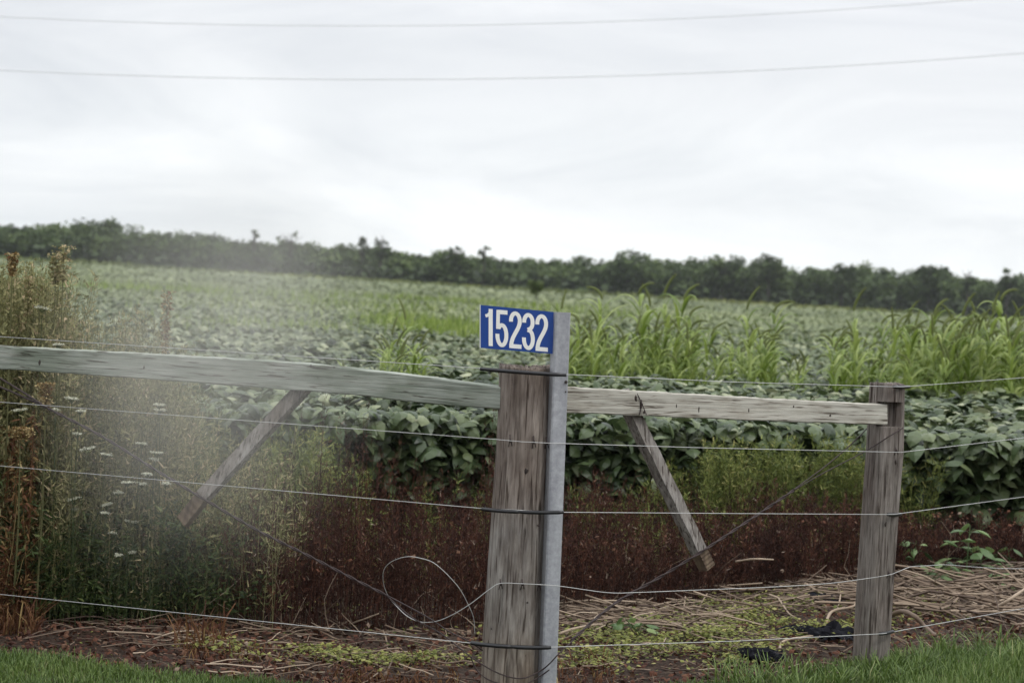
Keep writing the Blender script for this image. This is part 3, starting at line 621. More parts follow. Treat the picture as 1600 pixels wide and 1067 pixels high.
XX, YY = np.meshgrid(xs_, ys_); XX = XX * (YY * .245 + 3); ZZ = chz(XX, YY) - .16 + .03 * rng.normal(0, 1, XX.shape)
ny_, nx_ = XX.shape; i, j = np.meshgrid(np.arange(ny_ - 1), np.arange(nx_ - 1), indexing='ij'); a = (i * nx_ + j).ravel()
g.add(np.stack([XX, YY, ZZ], -1).reshape(-1, 3), np.stack([a, a + 1, a + nx_ + 1, a + nx_], -1), np.clip(.15 + .1 * rng.normal(0, 1, XX.size), 0, 1))
g.build('soybean_crop', M['soyfar'], kind='stuff')
# yellow-green grass and flowers: patches in the field and the strip along the wood
g = Geo()
def grass_patch(n, cx, cy, rx, ry, h, w, t0=.5):
    x = cx + rx * rng.normal(0, .5, n); y = cy + ry * rng.normal(0, .5, n)
    scatter(g, [(-.5, 0, 0), (.5, 0, 0), (.15, .6, .03), (0, 1, .12)], [[0, 1, 2, 3]], np.stack([x, y, chz(x, y) - .2], -1), rotm(U(0, 6.28, n), rng.normal(1.25, .25, n), U(-1, 1, n)), np.stack([w * U(.6, 1.4, n), h * U(.5, 1.2, n), h * U(.5, 1.2, n)], -1), np.clip(t0 + rng.normal(0, .2, n), 0, 1))
for (px, py, Yd, w, n, h) in ((690, 482, 34, 1.2, 900, .42), (620, 480, 38, 1.0, 500, .4), (430, 487, 30, 1.6, 700, .34), (740, 484, 31, .6, 300, .4), (350, 470, 42, 2.2, 600, .32), (1150, 490, 40, 1.8, 500, .3), (560, 470, 60, 5, 700, .4), (250, 455, 75, 5, 900, .45), (700, 462, 90, 7, 900, .45), (900, 470, 70, 4, 500, .4)):
    c = W(px, py, Yd); grass_patch(n, c.x, Yd, w, w * 1.6, h, .03 * Yd / 30)
g.build('field_grass', M['foxleaf'], kind='stuff')
g = Geo(); n = 16000; y = U(398, 408, n); x = U(-1, 1, n) * 128
scatter(g, quad_v, quad_f, np.stack([x, y, lie(x, y) + .7 + U(0, 1, n) * (.2 + .5 * np.maximum(0, snoise(x, y * 0, .08)))], -1), rotm(U(0, 6.28, n), U(-.5, 1.2, n), U(-1, 1, n)), U(.3, .8, n), np.clip(.1 + .36 * sst(0, 1, snoise(x, 0 * x, .045, 3.0)) + .38 * sst(10, 40, x) * sst(75, 50, x) + rng.normal(0, .13, n), 0, 1))
g.build('goldenrod', M['gold'], kind='stuff')

# ------------------------------------------------------------------ the wood beyond the field
prof_x = [-400, 0, 60, 110, 160, 190, 230, 255, 300, 330, 370, 400, 450, 500, 560, 620, 680, 720, 780, 830, 880, 920, 960, 1000, 1030, 1070, 1100, 1130, 1170, 1200, 1220, 1250, 1290, 1320, 1350, 1380, 1400, 1440, 1470, 1500, 1530, 1560, 1600, 2000]
prof_y = [338, 346, 348, 351, 346, 352, 360, 354, 366, 364, 372, 376, 380, 381, 383, 388, 391, 394, 401, 402, 405, 404, 400, 397, 406, 411, 404, 400, 407, 405, 408, 415, 412, 412, 416, 420, 420, 424, 420, 428, 428, 432, 426, 440]
def crown(g, c, rx, rz, ncl, nl, leaf, seed, bottom=.35, t0=.45, spread=.30):
    """leaf clumps through an uneven crown volume; c is the middle of the crown"""
    r = np.random.default_rng(seed)
    d = r.normal(0, 1, (ncl, 3)); d /= np.linalg.norm(d, axis=1)[:, None]; rad = r.uniform(.25, 1, ncl) ** .5
    cc = np.asarray(c) + d * rad[:, None] * np.array([rx, rx, rz]) * (1 - spread * .75)
    cr_ = r.uniform(.6, 1.3, ncl) * spread * (rx + rz) / 2
    ct = r.normal(0, .13, ncl)
    idx = np.repeat(np.arange(ncl), nl); n = len(idx)
    dd = r.normal(0, 1, (n, 3)); dd /= np.linalg.norm(dd, axis=1)[:, None]; rr = r.uniform(0, 1, n) ** .4
    p = cc[idx] + dd * (rr * cr_[idx])[:, None] * np.array([1.15, 1.15, .85])
    tt = np.clip(t0 + ct[idx] + r.normal(0, .14, n), 0, 1)
    scatter(g, quad_v, quad_f, p, rotm(r.uniform(0, 6.28, n), r.normal(0, .5, n), r.normal(0, .6, n)), leaf * r.uniform(.6, 1.4, n), tt)
g = Geo(); k = 0
for row, Yd in enumerate((432, 424, 416)):
    px = -330 - row * 13
    while px < 1930:
        yt = np.interp(px, prof_x, prof_y) + random.uniform(-7, 3) + 6 * math.sin(px * .031 + row) * math.sin(px * .0113) + (-1, 4, 15)[row]
        top = W(px, yt, Yd + random.uniform(-3, 3)); hgt = top.z - float(lie(top.x, top.y)); rx = random.uniform(2.8, 4.8) * (1, 1, .8)[row]
        dens = 1 if -50 < px < 1650 else .5
        rz = hgt * .46; crown(g, (top.x, top.y, top.z - rz), rx, rz, int(56 * dens), 50, .42, k, t0=.42 + (.0, .05, .06)[row] + random.uniform(-.2, .2) + (.1 if random.random() < .15 else 0))
        k += 1; px += rx * 8.4 * random.uniform(.7, 1.15)
g.build('woodland', M['tree'], kind='stuff')
g = Geo(); n = 16000; x = U(-140, 145, n); y = U(409, 436, n)      # undergrowth
scatter(g, quad_v, quad_f, np.stack([x, y, lie(x, y) + U(0, 3.6, n)], -1), rotm(U(0, 6.28, n), U(-.4, .8, n), U(-1, 1, n)), U(.6, 1.3, n), np.clip(.22 + rng.normal(0, .14, n), 0, 1))
for k in range(200):
    x = U(-140, 145); y = U(410, 430); z = float(lie(x, y)); g.tube([(x, y, z), (x + U(-.3, .3), y, z + 3), (x + U(-.8, .8), y, z + 6)], [.16, .12, .06], 5, .0, caps=False)
g.build('undergrowth', M['tree'], kind='stuff')
def tree(px, ytop, w_px, crown_px, Yd, label, leafmat='tree', ncl=16, nl=40, leaf=.5, sparse=False, seed=0, t0=.5, cat='tree', name='broadleaf_tree'):
    rr = random.Random(seed); top = W(px, ytop, Yd); s = F / Yd; rx = w_px / 2 / s; rz = crown_px / 2 / s
    zb = float(lie(top.x, Yd)); top.z -= zb; root = empty(name, (top.x, Yd, zb), label, cat, 'trees standing out above the far wood')
    g = Geo(); zc = top.z - rz
    g.tube([(0, 0, 0), (rr.uniform(-.2, .2), 0, zc * .5), (rr.uniform(-.3, .3), 0, zc), (0, 0, top.z - rz * .3)], np.array([.26, .2, .13, .05]) * (.15 if cat == 'bush' else 1), 7, caps=False)
    for q in range(9 if sparse else 7):
        an = rr.uniform(0, 6.28); z0 = zc - rz * rr.uniform(0, 1.0); e = Vector((math.cos(an) * rx * rr.uniform(.5, .9), math.sin(an) * rx * .8, zc + rz * rr.uniform(-.2, .8)))
        g.tube([(0, 0, z0), tuple(Vector((0, 0, z0)).lerp(e, .5) + Vector((0, 0, -.1))), tuple(e)], np.array([.10, .06, .03]) * (.2 if cat == 'bush' else 1), 5, caps=False)
    g.build('trunk', M['bark'], root)
    g = Geo(); crown(g, (0, 0, zc), rx, rz, ncl, nl, leaf, 900 + seed, t0=t0, spread=.24 if sparse else .32); g.build('crown', M[leafmat], root)
    return root
tree(398, 357, 15, 32, 413, 'slim pale tree poking above the hazy left part of the wood', 'treelight', 5, 16, .45, True, 1)
tree(455, 360, 46, 36, 413, 'broad thin-leaved tree with bare twigs above the wood', 'treelight', 9, 14, .4, True, 2)
tree(568, 364, 27, 40, 414, 'left of two round thin-leaved trees side by side above the wood', 'treelight', 9, 22, .42, True, 3, .4)
tree(598, 360, 25, 50, 414, 'right and taller of two round thin-leaved trees above the wood', 'treelight', 10, 26, .42, True, 4, .35)
tree(712, 379, 38, 34, 413, 'small flat-topped tree above the wood left of the blue sign', 'tree', 11, 34, .45, True, 5)
tree(757, 378, 19, 36, 413, 'tiny slim tree above the wood over the blue sign', 'treelight', 5, 16, .4, True, 6)
tree(985, 388, 66, 60, 411, 'wide dome-crowned tree standing higher than the wood right of the blue sign', 'tree', 26, 44, .55, False, 7, .45)
tree(1133, 391, 64, 70, 411, 'dark rounded tree rising above the middle of the right-hand wood', 'tree', 26, 44, .55, False, 8, .35)
tree(1204, 391, 56, 60, 410, 'light green round tree beside the dark rounded tree', 'treelight', 22, 44, .55, False, 9, .5)
tree(1318, 405, 56, 60, 411, 'grey green tree with ragged top left of the far post line', 'treelight', 18, 34, .5, False, 10, .25)
tree(1455, 407, 50, 66, 411, 'dark oval tree in the right-hand wood above the narrower post', 'tree', 22, 44, .55, False, 11, .3)
tree(1514, 416, 24, 44, 411, 'slim upright grey green tree with sky on both sides near the right edge', 'treelight', 10, 28, .45, True, 12, .3)
tree(1577, 416, 30, 54, 411, 'dark narrow tree at the right end of the wood', 'tree', 14, 40, .5, False, 13, .35)
b_ = tree(837, 434, 28, 27, 150, 'small round green bush standing alone in the soybean field', 'bush', 22, 46, .13, False, 20, .6, 'bush', 'bush')
del b_['group']

# ------------------------------------------------------------------ giant foxtail grass
def fox_proto(seed, nod, hgt):
    r = random.Random(seed); root = empty('foxtail_plant', (0, -50, 0))
    g = Geo(); lean = r.uniform(-.08, .08); ly = r.uniform(-.06, .06); tip = Vector((lean * 1.6, ly, hgt))
    st_ = smooth_path([(0, 0, 0), (lean * .4, ly * .4, hgt * .4), (lean, ly * .8, hgt * .75), tuple(tip)], 6)
    g.tube(st_, np.linspace(.0038, .0016, len(st_)), 5, .45, caps=False)
    nl = r.randint(13, 17)
    for q in range(nl):
        z0 = hgt * (.46 + .50 * q / nl) + r.uniform(-.03, .03); i0 = min(int(z0 / hgt * (len(st_) - 1)), len(st_) - 2); p = Vector(st_[i0])
        an = r.uniform(0, 2 * PI_); Ln = r.uniform(.28, .52) * (1.0 - .35 * q / nl); w = r.uniform(.026, .042); el0 = r.uniform(1.0, 1.45); drop = r.uniform(1.2, 3.2)
        V = []; c = p.copy(); m_ = 9; tint = r.uniform(.15, .85)
        d = Vector((math.cos(an), math.sin(an), 0)); sd_ = Vector((-math.sin(an), math.cos(an), 0))
        for k in range(m_ + 1):
            t_ = k / m_; el = el0 - drop * t_ ** 1.3; dr = d * math.cos(el) + Vector((0, 0, math.sin(el)))
            ww = w * (.55 + .9 * t_ if t_ < .4 else (1 - t_) ** .7 * 1.35 * .9) / 1
            nn_ = sd_.cross(dr)
            V += [c + sd_ * ww / 2 + nn_ * ww * .22, c.copy(), c - sd_ * ww / 2 + nn_ * ww * .22]; c += dr * (Ln / m_)
        g.add([tuple(v) for v in V], [[3 * k + a, 3 * k + a + 1, 3 * k + a + 4, 3 * k + a + 3] for k in range(m_) for a in (0, 1)], tint)
    g.build('stem', M['foxleaf'], root)
    # nodding bristly head
    g = Geo(); L_ = r.uniform(.15, .22); an = r.uniform(0, 2 * PI_) if abs(nod) < .1 else (0 if nod > 0 else PI_) + r.uniform(-.6, .6); c = tip.copy(); P = [tip - Vector((0, 0, .05)), tip.copy()]; m_ = 9; P = [tip.copy()]
    for k in range(m_):
        el = PI_ / 2 - .1 - abs(nod) * 2.0 * (k / m_) ** .8; c = c + Vector((math.cos(an) * math.cos(el), math.sin(an) * math.cos(el), math.sin(el))) * (L_ / m_); P.append(c.copy())
    g.tube(P, [.005] + [.0105 * min(1, 1.4 - .9 * k / m_) for k in range(m_)], 7, .4)
    n = 240; idx = np.array([r.randrange(m_) for _ in range(n)]); pp = np.array([tuple(P[i].lerp(P[i + 1], r.random())) for i in idx])
    rr_ = np.random.default_rng(seed)
    tang = np.array([tuple((P[i + 1] - P[i]).normalized()) for i in idx]); nrm_ = rr_.normal(0, 1, (n, 3)); dirv = nrm_ - tang * (nrm_ * tang).sum(1)[:, None]; dirv /= np.linalg.norm(dirv, axis=1)[:, None]
    dv = dirv * .8 + tang * .6; side = np.cross(dirv, tang) * .0008; Ls = rr_.uniform(.012, .022, n)[:, None]
    V = np.stack([pp - side, pp + side, pp + dv * Ls], 1).reshape(-1, 3); g.add(V, np.arange(3 * n).reshape(-1, 3), np.repeat(rr_.uniform(.3, 1, n), 3))
    g.build('seed_head', M['foxhead'], root)
    return root, tip
protos = [fox_proto(100 + k, nd, 1.45) for k, nd in enumerate((.8, -.85, .35, -.3, .6, -.5, .12, .95, -.1, .45))]
used = set()
def place_copy(pr, loc, rz, s, label, cat, group):
    root = pr
    if id(pr) in used:
        root = pr.copy(); COL.objects.link(root)
        for ch in pr.children:
            c = ch.copy(); COL.objects.link(c); c.parent = root
    used.add(id(pr)); root.location = loc; root.rotation_euler = (0, 0, rz); root.scale = (s, s, s)
    root['label'] = label; root['category'] = cat; root['group'] = group
    return root
GF = 'giant foxtail grass growing up through the soybeans'
stand = [(1001, 447, 0, 'tallest foxtail grass right of the sign, with its green head bent over to the right'), (942, 456, 1, 'foxtail grass with a long head drooping left, nearest the sign among the tall ones'),
         (1040, 452, 2, 'upright foxtail grass head next to the tallest ones right of the sign'), (1066, 457, 4, 'foxtail grass with reddish head arching over right of the tallest head'),
         (1078, 470, 0, None), (1016, 453, 3, None), (907, 484, 1, None), (933, 486, 5, None), (880, 472, 6, 'foxtail grass tip showing right above the top of the steel sign post'),
         (1170, 471, 2, 'foxtail grass with upright head standing alone midway between sign and narrower post'), (1212, 477, 7, 'foxtail grass with tan head bent right over the gap in the clumps'), (1110, 503, 4, None),
         (1336, 474, 2, 'foxtail grass with head curving right, first one left of the narrower post'), (1380, 485, 7, None), (1400, 490, 8, None), (1420, 478, 2, None), (1433, 490, 6, None), (1462, 466, 4, None),
         (1487, 477, 5, None), (1508, 467, 2, None), (1524, 474, 3, None), (1549, 462, 6, None), (1563, 457, 0, 'highest foxtail grass near the right edge of the field'), (1582, 485, 9, None), (1595, 480, 3, None),
         (633, 488, 3, 'foxtail grass left of the sign, taller of the small tuft'), (612, 500, 6, None), (648, 515, 0, None), (660, 520, 2, None), (598, 530, 5, None), (622, 520, 9, None)]
def zone_of(px):
    if px < 800: return 'in the small tuft left of the blue sign'
    if px < 1130: return 'in the clump right of the steel sign post'
    if px < 1250: return 'in the gap between sign and narrower post'
    if px < 1400: return 'behind the narrower post'
    return 'in the clump at the right edge'
def tell(px, ytop, Yd):
    size = 'Tall' if ytop < 505 else ('Low' if ytop > 532 else 'Medium')
    where = 'front-row' if Yd < (19.1 if px > 800 else 16) else 'rear'
    side = ''
    if px < 1130 and px > 800: side = ', left part' if px < 960 else (', middle' if px < 1030 else ', right part')
    if px >= 1400: side = ', left part' if px < 1470 else (', middle' if px < 1540 else ', right part')
    return size + ' ' + where + ' foxtail grass ' + zone_of(px) + side
def fox(px, ytop, k, label, Yd=None):
    pr, tip = protos[k]; Yd = Yd or random.uniform(18, 20); t_ = W(px, ytop, Yd); s = t_.z / (tip.z + (.13 if label is None else .06))
    place_copy(pr, (t_.x - tip.x * s * .9, Yd, 0), random.uniform(-.5, .5), s, label or tell(px, ytop, Yd), 'grass plant', GF)
for px, yt, k, lb in stand: fox(px, yt, k, lb, random.uniform(18, 19) if px > 800 else random.uniform(16, 17))
rf = random.Random(3)
for (a, b, n, y0, y1) in ((888, 1090, 95, 492, 548), (1100, 1140, 5, 520, 560), (1140, 1215, 20, 505, 555), (1220, 1300, 5, 545, 570), (1300, 1400, 22, 500, 560), (1400, 1620, 105, 484, 545), (1620, 1800, 14, 480, 540), (595, 670, 8, 510, 560), (500, 560, 3, 555, 575), (1230, 1265, 3, 545, 560)):
    for _ in range(n):
        px = rf.uniform(a, b); fox(px, rf.uniform(y0, y1) + (rf.random() ** 2) * 10, rf.randrange(10), None, rf.uniform(17.8, 20.4) if px > 800 else rf.uniform(15, 17))

# ------------------------------------------------------------------ weeds
def weed(g, x, y, h, nb, leaf, spread, t0, tj, lean=.12, stemr=.002, up=.9, bw=.35, zlo=.15, stt=None):
    """a stem with short side twigs and small leaves or seeds along its upper part"""
    lx, ly = rng.normal(0, lean, 2) * h; z = gz(x, y)
    P = np.array([(x, y, z), (x + lx * .3, y + ly * .3, z + h * .5), (x + lx, y + ly, z + h)])
    g.tube(P, [stemr, stemr * .8, stemr * .4], 3, t0 if stt is None else stt, caps=False)
    f = U(zlo, 1, nb); pos = np.stack([x + lx * f ** 1.6, y + ly * f ** 1.6, z + h * f], -1)
    rad = spread * (1.1 - f) * U(.2, 1, nb); an = U(0, 6.28, nb); pos[:, 0] += np.cos(an) * rad; pos[:, 1] += np.sin(an) * rad; pos[:, 2] += rad * .5
    scatter(g, [(-.5, 0, 0), (.5, 0, 0), (.3, .7, .1), (0, 1, 0)], quad_f, pos, rotm(an, rng.normal(up * .6, .5, nb), U(-1.5, 1.5, nb)), np.stack([leaf * bw * U(.6, 1.4, nb), leaf * U(.5, 1.5, nb), leaf * np.ones(nb)], -1), np.clip(t0 + rng.normal(0, tj, nb), 0, 1))
# dead red-brown belt
g = Geo()
for k in range(4200):
    x = U(-1.75, 3.4); y0 = weed_edge(x); y1 = crop_edge(x) + .2
    y = y0 + (y1 - y0) * U() ** 1.25 if U() < .85 else y0 + U(0, .25)
    if x < -1.15 and U() < .75 * (-1.15 - x) / .6: continue
    h = (.48 if x < .6 else .43) * (1 + .32 * float(snoise(x, y, 3.2)) + .22 * float(snoise(x, y, 9.0)))
    if x < .0: h *= 1.10
    if -1.2 < x < .1 and U() < .55 * max(0., float(snoise(x, 0, 7.0, 2.0))): h *= 1.65
    if x > 2.2: h = .30
    h *= .75 + .25 * min(1, (y - y0) / .5); h *= U(.75, 1.15) * (1.25 if (U() < .05 and x < .2) else 1)
    weed(g, x, y, h, 30, .024, .06, U(.1, .7), .2, .10, .0017, 1.5, .22)
# bigger curled dry leaves here and there
n = 900; x = U(-1.4, 3.2, n); y = weed_edge(x) + U(-.02, .5, n); scatter(g, lv2, lf2, np.stack([x, y, gz(x, y) + U(.02, .4, n)], -1), rotm(U(0, 6.28, n), rng.normal(0, .6, n), U(-1, 1, n)), .02 * U(.6, 1.5, n), U(.8, 1, n))
g.build('dead_weeds', M['deadweed'], kind='stuff')
# scattered pale dead twigs standing in the belt
g = Geo()
for k in range(120):
    x = U(-1.5, 3.0)
    if 1.05 < x < 1.75: continue
    y = weed_edge(x) + U(-.05, .35); h = U(.12, .4); p = [Vector((x, y, gz(x, y)))]
    d = Vector((rng.normal(0, .5), rng.normal(0, .3), 1)).normalized()
    for q in range(4):
        d = (d + Vector((rng.normal(0, .3), rng.normal(0, .2), rng.normal(0, .1)))).normalized(); p.append(p[-1] + d * h / 4)
    g.tube(p, np.linspace(.0022, .001, 5), 4, U(.2, .9), caps=False)
g.build('dead_twigs', M['straw'], kind='stuff')
# live yellow-green weeds between belt and crop
g = Geo()
gb = Geo()
for k in range(700):     # brownish stems mixed into the left patch
    px = U(40, 400) + (U() < .3) * U(0, 140); y = weed_edge((px - 800) / F * 10.2 - .12) + U(-.05, .7); weed(gb, (px - 800) / F * y - .12, y, U(.3, .95), 40, .03, .08, U(.2, .9), .2, .12, .0014, 1.0, .2, .1)
gb.build('brown_weeds', M['brownweed'], kind='stuff')
for (a, b, n, ha, hb, dy) in ((1085, 1350, 330, .52, .76, -.45), (1000, 1090, 40, .45, .62, -.3), (380, 500, 170, .5, .78, -.7), (500, 560, 24, .4, .6, -.6), (640, 680, 8, .35, .55, -.5), (735, 770, 8, .35, .5, -.5), (340, 500, 40, .25, .5, -1.0), (890, 1080, 22, .3, .5, -.6), (900, 1400, 36, .2, .42, -1.1), (400, 760, 30, .2, .45, -1.3), (1405, 1445, 16, .5, .65, -.3), (890, 960, 14, .3, .5, -.3)):
    for _ in range(n):
        px = U(a, b); y = crop_edge((px - 800) / F * 13) + dy * U(.3, 1.2); x = (px - 800) / F * y + .05 * (y - 12) * 0 + .09
        weed(g, x, y, U(ha, hb), 42, .035, .10, U(.35, .75), .2, .10, .002, 1.1, .22)
g.build('green_weeds', M['greenweed'], kind='stuff')
# tall ferny green weeds at the left
g = Geo()
for k in range(1700):
    px = 430 * U() - 110; y = U(10.15, 12.4); x = (px - 800) / F * y - .06
    if px > 330 and U() < .5: continue
    hmax = np.interp(px, [-100, 100, 200, 300, 400], [1.3, 1.2, 1.12, 1.0, .7]); y0 = weed_edge(x)
    y = max(y, y0 + .05 + .35 * (1 if 120 < px < 340 else 0)); h = hmax * U(.55, 1.0) * (.55 + .45 * min(1, (y - y0) / .8))
    weed(g, x, y, h, 90, .036, .17, U(.3, .8), .22, .16, .0012, .7, .17, .0, 0.)
for k in range(430):
    px = U(60, 400) + (U() < .25) * U(0, 110); y = weed_edge((px - 800) / F * 10.2 - .12) + U(-.05, .45); x = (px - 800) / F * y - .12
    weed(g, x, y, U(.15, .55), 50, .036, .15, U(.05, .5), .2, .2, .0012, .5, .3, .0, 0.)
g.build('tall_weeds', M['tallweed'], kind='stuff')
# tall brown seeding weeds at the left
g = Geo()
for k in range(1150):
    u_ = U(); px = 430 * u_ ** 1.08 - 90 if k % 5 else U(200, 330); y = U(10.3, 11.8); x = (px - 800) / F * y - .09
    hmax = np.interp(px, [-100, 0, 80, 125, 150, 260, 300, 340], [1.56, 1.56, 1.60, 1.56, 1.34, 1.42, 1.2, .95]); h = hmax * U(.7, 1.0) * (1 if px < 140 or U() < .35 else .86)
    weed(g, x, y, h, 100, .019, .19, U(.2, .75), .2, .06, .0022, 1.2, .45, .45, .2)
for k in range(700):
    px = U(-90, 150); y = U(10.2, 11.6); x = (px - 800) / F * y - .09
    weed(g, x, y, U(.9, 1.60) * (1 if px < 115 else .88), 90, .026, .15, U(.3, .8), .2, .05, .0022, 1.2, .4, .45, .2)
for k in range(260):   # sparser reddish stems towards the belt
    px = U(300, 440); y = U(10.4, 11.8); x = (px - 800) / F * y - .06; weed(g, x, y, U(.45, .8), 34, .02, .06, U(.1, .6), .2, .06, .0018, 1.2, .4, .3, .1)
g.build('brown_weeds', M['brownweed'], kind='stuff')
# rusty and straw coloured dead grass at the lower left
g = Geo()
def blades(g, xs, ys, h, w, tint, bend=.5, zf=None):
    n = len(xs); z = gz(xs, ys); az = U(0, 6.28, n); rot = rotm(az, rng.normal(1.25, .22, n), U(-.6, .6, n))
    scatter(g, [(-.5, 0, 0), (.5, 0, 0), (-.42, .45, -.02), (.42, .45, -.02), (-.25, .78, -.12 * bend * 2), (.25, .78, -.12 * bend * 2), (0, 1, -.26 * bend * 2)], [[0, 1, 3, 2], [2, 3, 5, 4], [4, 5, 6, 6]][:2], np.stack([xs, ys, z], -1), rot, np.stack([w, h, h], -1), tint)
for (a, b, y0, y1, n, ha, hb, t0) in ((-60, 90, 10.0, 10.6, 520, .4, .85, .7), (10, 75, 9.95, 10.4, 420, .2, .5, .25), (75, 130, 10.0, 10.4, 240, .2, .5, .35), (-60, 130, 9.7, 10.05, 700, .05, .22, .3), (340, 420, 9.5, 10.0, 150, .05, .26, .35), (560, 760, 8.75, 9.1, 420, .02, .1, .25), (400, 760, 8.8, 9.8, 500, .02, .07, .3), (870, 1010, 8.9, 9.8, 260, .03, .13, .25), (320, 450, 9.2, 9.6, 150, .03, .1, .3)):
    px = U(a, b, n); y = U(y0, y1, n); x = (px - 800) / F * y - .13 * (1 if b < 450 else .3)
    blades(g, x, y, U(ha, hb, n) * U(.5, 1.1, n), U(.003, .009, n), np.clip(t0 + rng.normal(0, .2, n), 0, 1), .9)
for k in range(90):
    px = U(-60, 110); y = U(10, 10.5); weed(g, (px - 800) / F * y - .12, y, U(.5, .95), 50, .03, .05, U(.2, .7), .2, .06, .003, -.9, .35, .4)
for k in range(150):    # red-brown dead stems at the lower left corner
    px = U(-60, 110); y = U(9.9, 10.3); weed(g, (px - 800) / F * y - .15, y, U(.12, .5), 40, .03, .08, U(.1, .5), .15, .15, .002, .3, .3, .0)
g.build('rusty_grass', M['rustweed'], kind='stuff')

# ------------------------------------------------------------------ ground litter and cover
g = Geo()
def straws(n, a, b, ya, yb, L0, L1, zt=.05, flat=.12, t0=.5, w=.0035):
    for _ in range(n):
        px = U(a, b); y = U(ya, yb); x = (px - 800) / F * y - .1 * (0 if px > 800 else 1) + .03; z = gz(x, y) + U(.004, zt); L_ = U(L0, L1); an = rng.normal(0, .8); el = rng.normal(0, flat)
        d = Vector((math.cos(an) * math.cos(el), math.sin(an), math.sin(el))); c = Vector((x, y, z)); k_ = Vector((0, rng.normal(0, .03), rng.normal(0, .03))) * L_
        k2 = Vector((0, rng.normal(0, .05), abs(rng.normal(0, .03)))) * L_
        g.tube([c - d * L_ / 2, c - d * L_ * .15 + k_, c + d * L_ * .2 + k2, c + d * L_ / 2], w * U(.4, 1.4), 4, float(np.clip(t0 + rng.normal(0, .25), 0, 1)), caps=False)
straws(200, 870, 1160, 10.5, 11.4, .1, .5, .06, .15, .42)
straws(150, 1130, 1380, 11.0, 12.2, .1, .5, .07, .15, .36)
straws(260, 1380, 1680, 10.9, 12.9, .15, .8, .10, .16, .42, .005)
straws(110, 880, 1400, 9.4, 10.6, .05, .25, .04, .1, .35, .0025)
straws(60, 130, 420, 9.4, 10.3, .05, .35, .04, .1, .25, .0025)
straws(150, 400, 770, 8.9, 10.3, .05, .25, .04, .12, .35, .0025)
straws(1100, -60, 1600, 9.0, 12.8, .02, .12, .03, .25, .3, .0022)
g.build('straw_litter', M['straw'], kind='stuff')
g = Geo()
def cover(n, cx, cy, rx, ry, s0=.02, t0=.5, zt=.05):
    x = cx + rx * rng.normal(0, .5, n); y = cy + ry * rng.normal(0, .5, n); kp = snoise(x, y, 6.5, 1.7) > U(-.35, .25, n); x, y = x[kp], y[kp]; n = len(x)
    scatter(g, lv2, lf2, np.stack([x, y, gz(x, y) + U(.003, zt, n)], -1), rotm(U(0, 6.28, n), rng.normal(.1, .35, n), U(-.5, .5, n)), s0 * U(.6, 1.5, n), np.clip(t0 + rng.normal(0, .2, n), 0, 1))
for (px, py, n, rx, ry) in ((940, 1035, 700, .35, .35), (1040, 1010, 1400, .55, .5), (1130, 1000, 1100, .45, .5), (1200, 975, 900, .4, .5), (1270, 960, 500, .3, .35), (1300, 1010, 700, .3, .3), (1430, 1010, 300, .25, .3), (1460, 990, 300, .3, .3), (600, 1035, 500, .45, .2), (690, 1040, 300, .3, .15), (500, 1035, 250, .3, .2), (400, 1020, 120, .2, .15), (1180, 1040, 600, .35, .3), (1490, 960, 200, .3, .3), (1240, 940, 200, .3, .3), (540, 960, 120, .2, .2), (80, 985, 100, .15, .1)):
    hy = 447 + (px - 800) * .0507; Yd = H * F / (py - hy); x = (px - 800) / F * Yd + (py - 533) * -.0507 / F * Yd; cover(int(n * 1.7), x, Yd, rx * .9, ry * 1.1, .019, .58)
cover(2600, 1.0, 10.2, 3.4, 1.2, .016, .3, .03)
g.build('ground_cover', M['cover'], kind='stuff')
# mossy mulch crumbs
g = Geo(); n = 16000; x = U(-2.8, 3.6, n); y = lawn_edge(x) + U(0, 1, n) * (weed_edge(x) + .5 - lawn_edge(x))
scatter(g, lv2, lf2, np.stack([x, y, gz(x, y) + U(.001, .02, n)], -1), rotm(U(0, 6.28, n), rng.normal(0, .5, n), U(-1, 1, n)), .022 * U(.3, 1.7, n), U(.3, 1, n) ** 1.2)
g.build('leaf_litter', M['deadweed'], kind='stuff')

# lawn in front
g = Geo(); n = 135000; x = U(-4.0, 5.0, n); e = lawn_edge(x) + .05 * rng.normal(0, 1, n) + .05 * snoise(x, x, 6); y = 7.4 + (e - 7.4) * U(0, 1, n) ** .8
tall = 1 + .9 * sst(1.0, 2.2, x); h = U(.03, .065, n) * tall * (1 + .3 * snoise(x, y, 3))
blades(g, x, y, h, U(.0025, .005, n), np.clip(.45 + .22 * snoise(x, y, 2.2) + rng.normal(0, .2, n), 0, 1), .5)
for _ in range(70):
    cx = U(.9, 3.6); cy = lawn_edge(cx) - U(-.1, .5); m_ = 26; blades(g, cx + rng.normal(0, .03, m_), cy + rng.normal(0, .03, m_), U(.08, .17, m_), U(.004, .007, m_), np.clip(.6 + rng.normal(0, .2, m_), 0, 1), .8)
m_ = 420; blades(g, FB.x + rng.normal(0, .13, m_) - .02, 9.42 + rng.normal(0, .06, m_), U(.05, .12, m_), U(.003, .006, m_), np.clip(.55 + rng.normal(0, .2, m_), 0, 1), .7)
g.build('lawn', M['lawn'], kind='stuff')

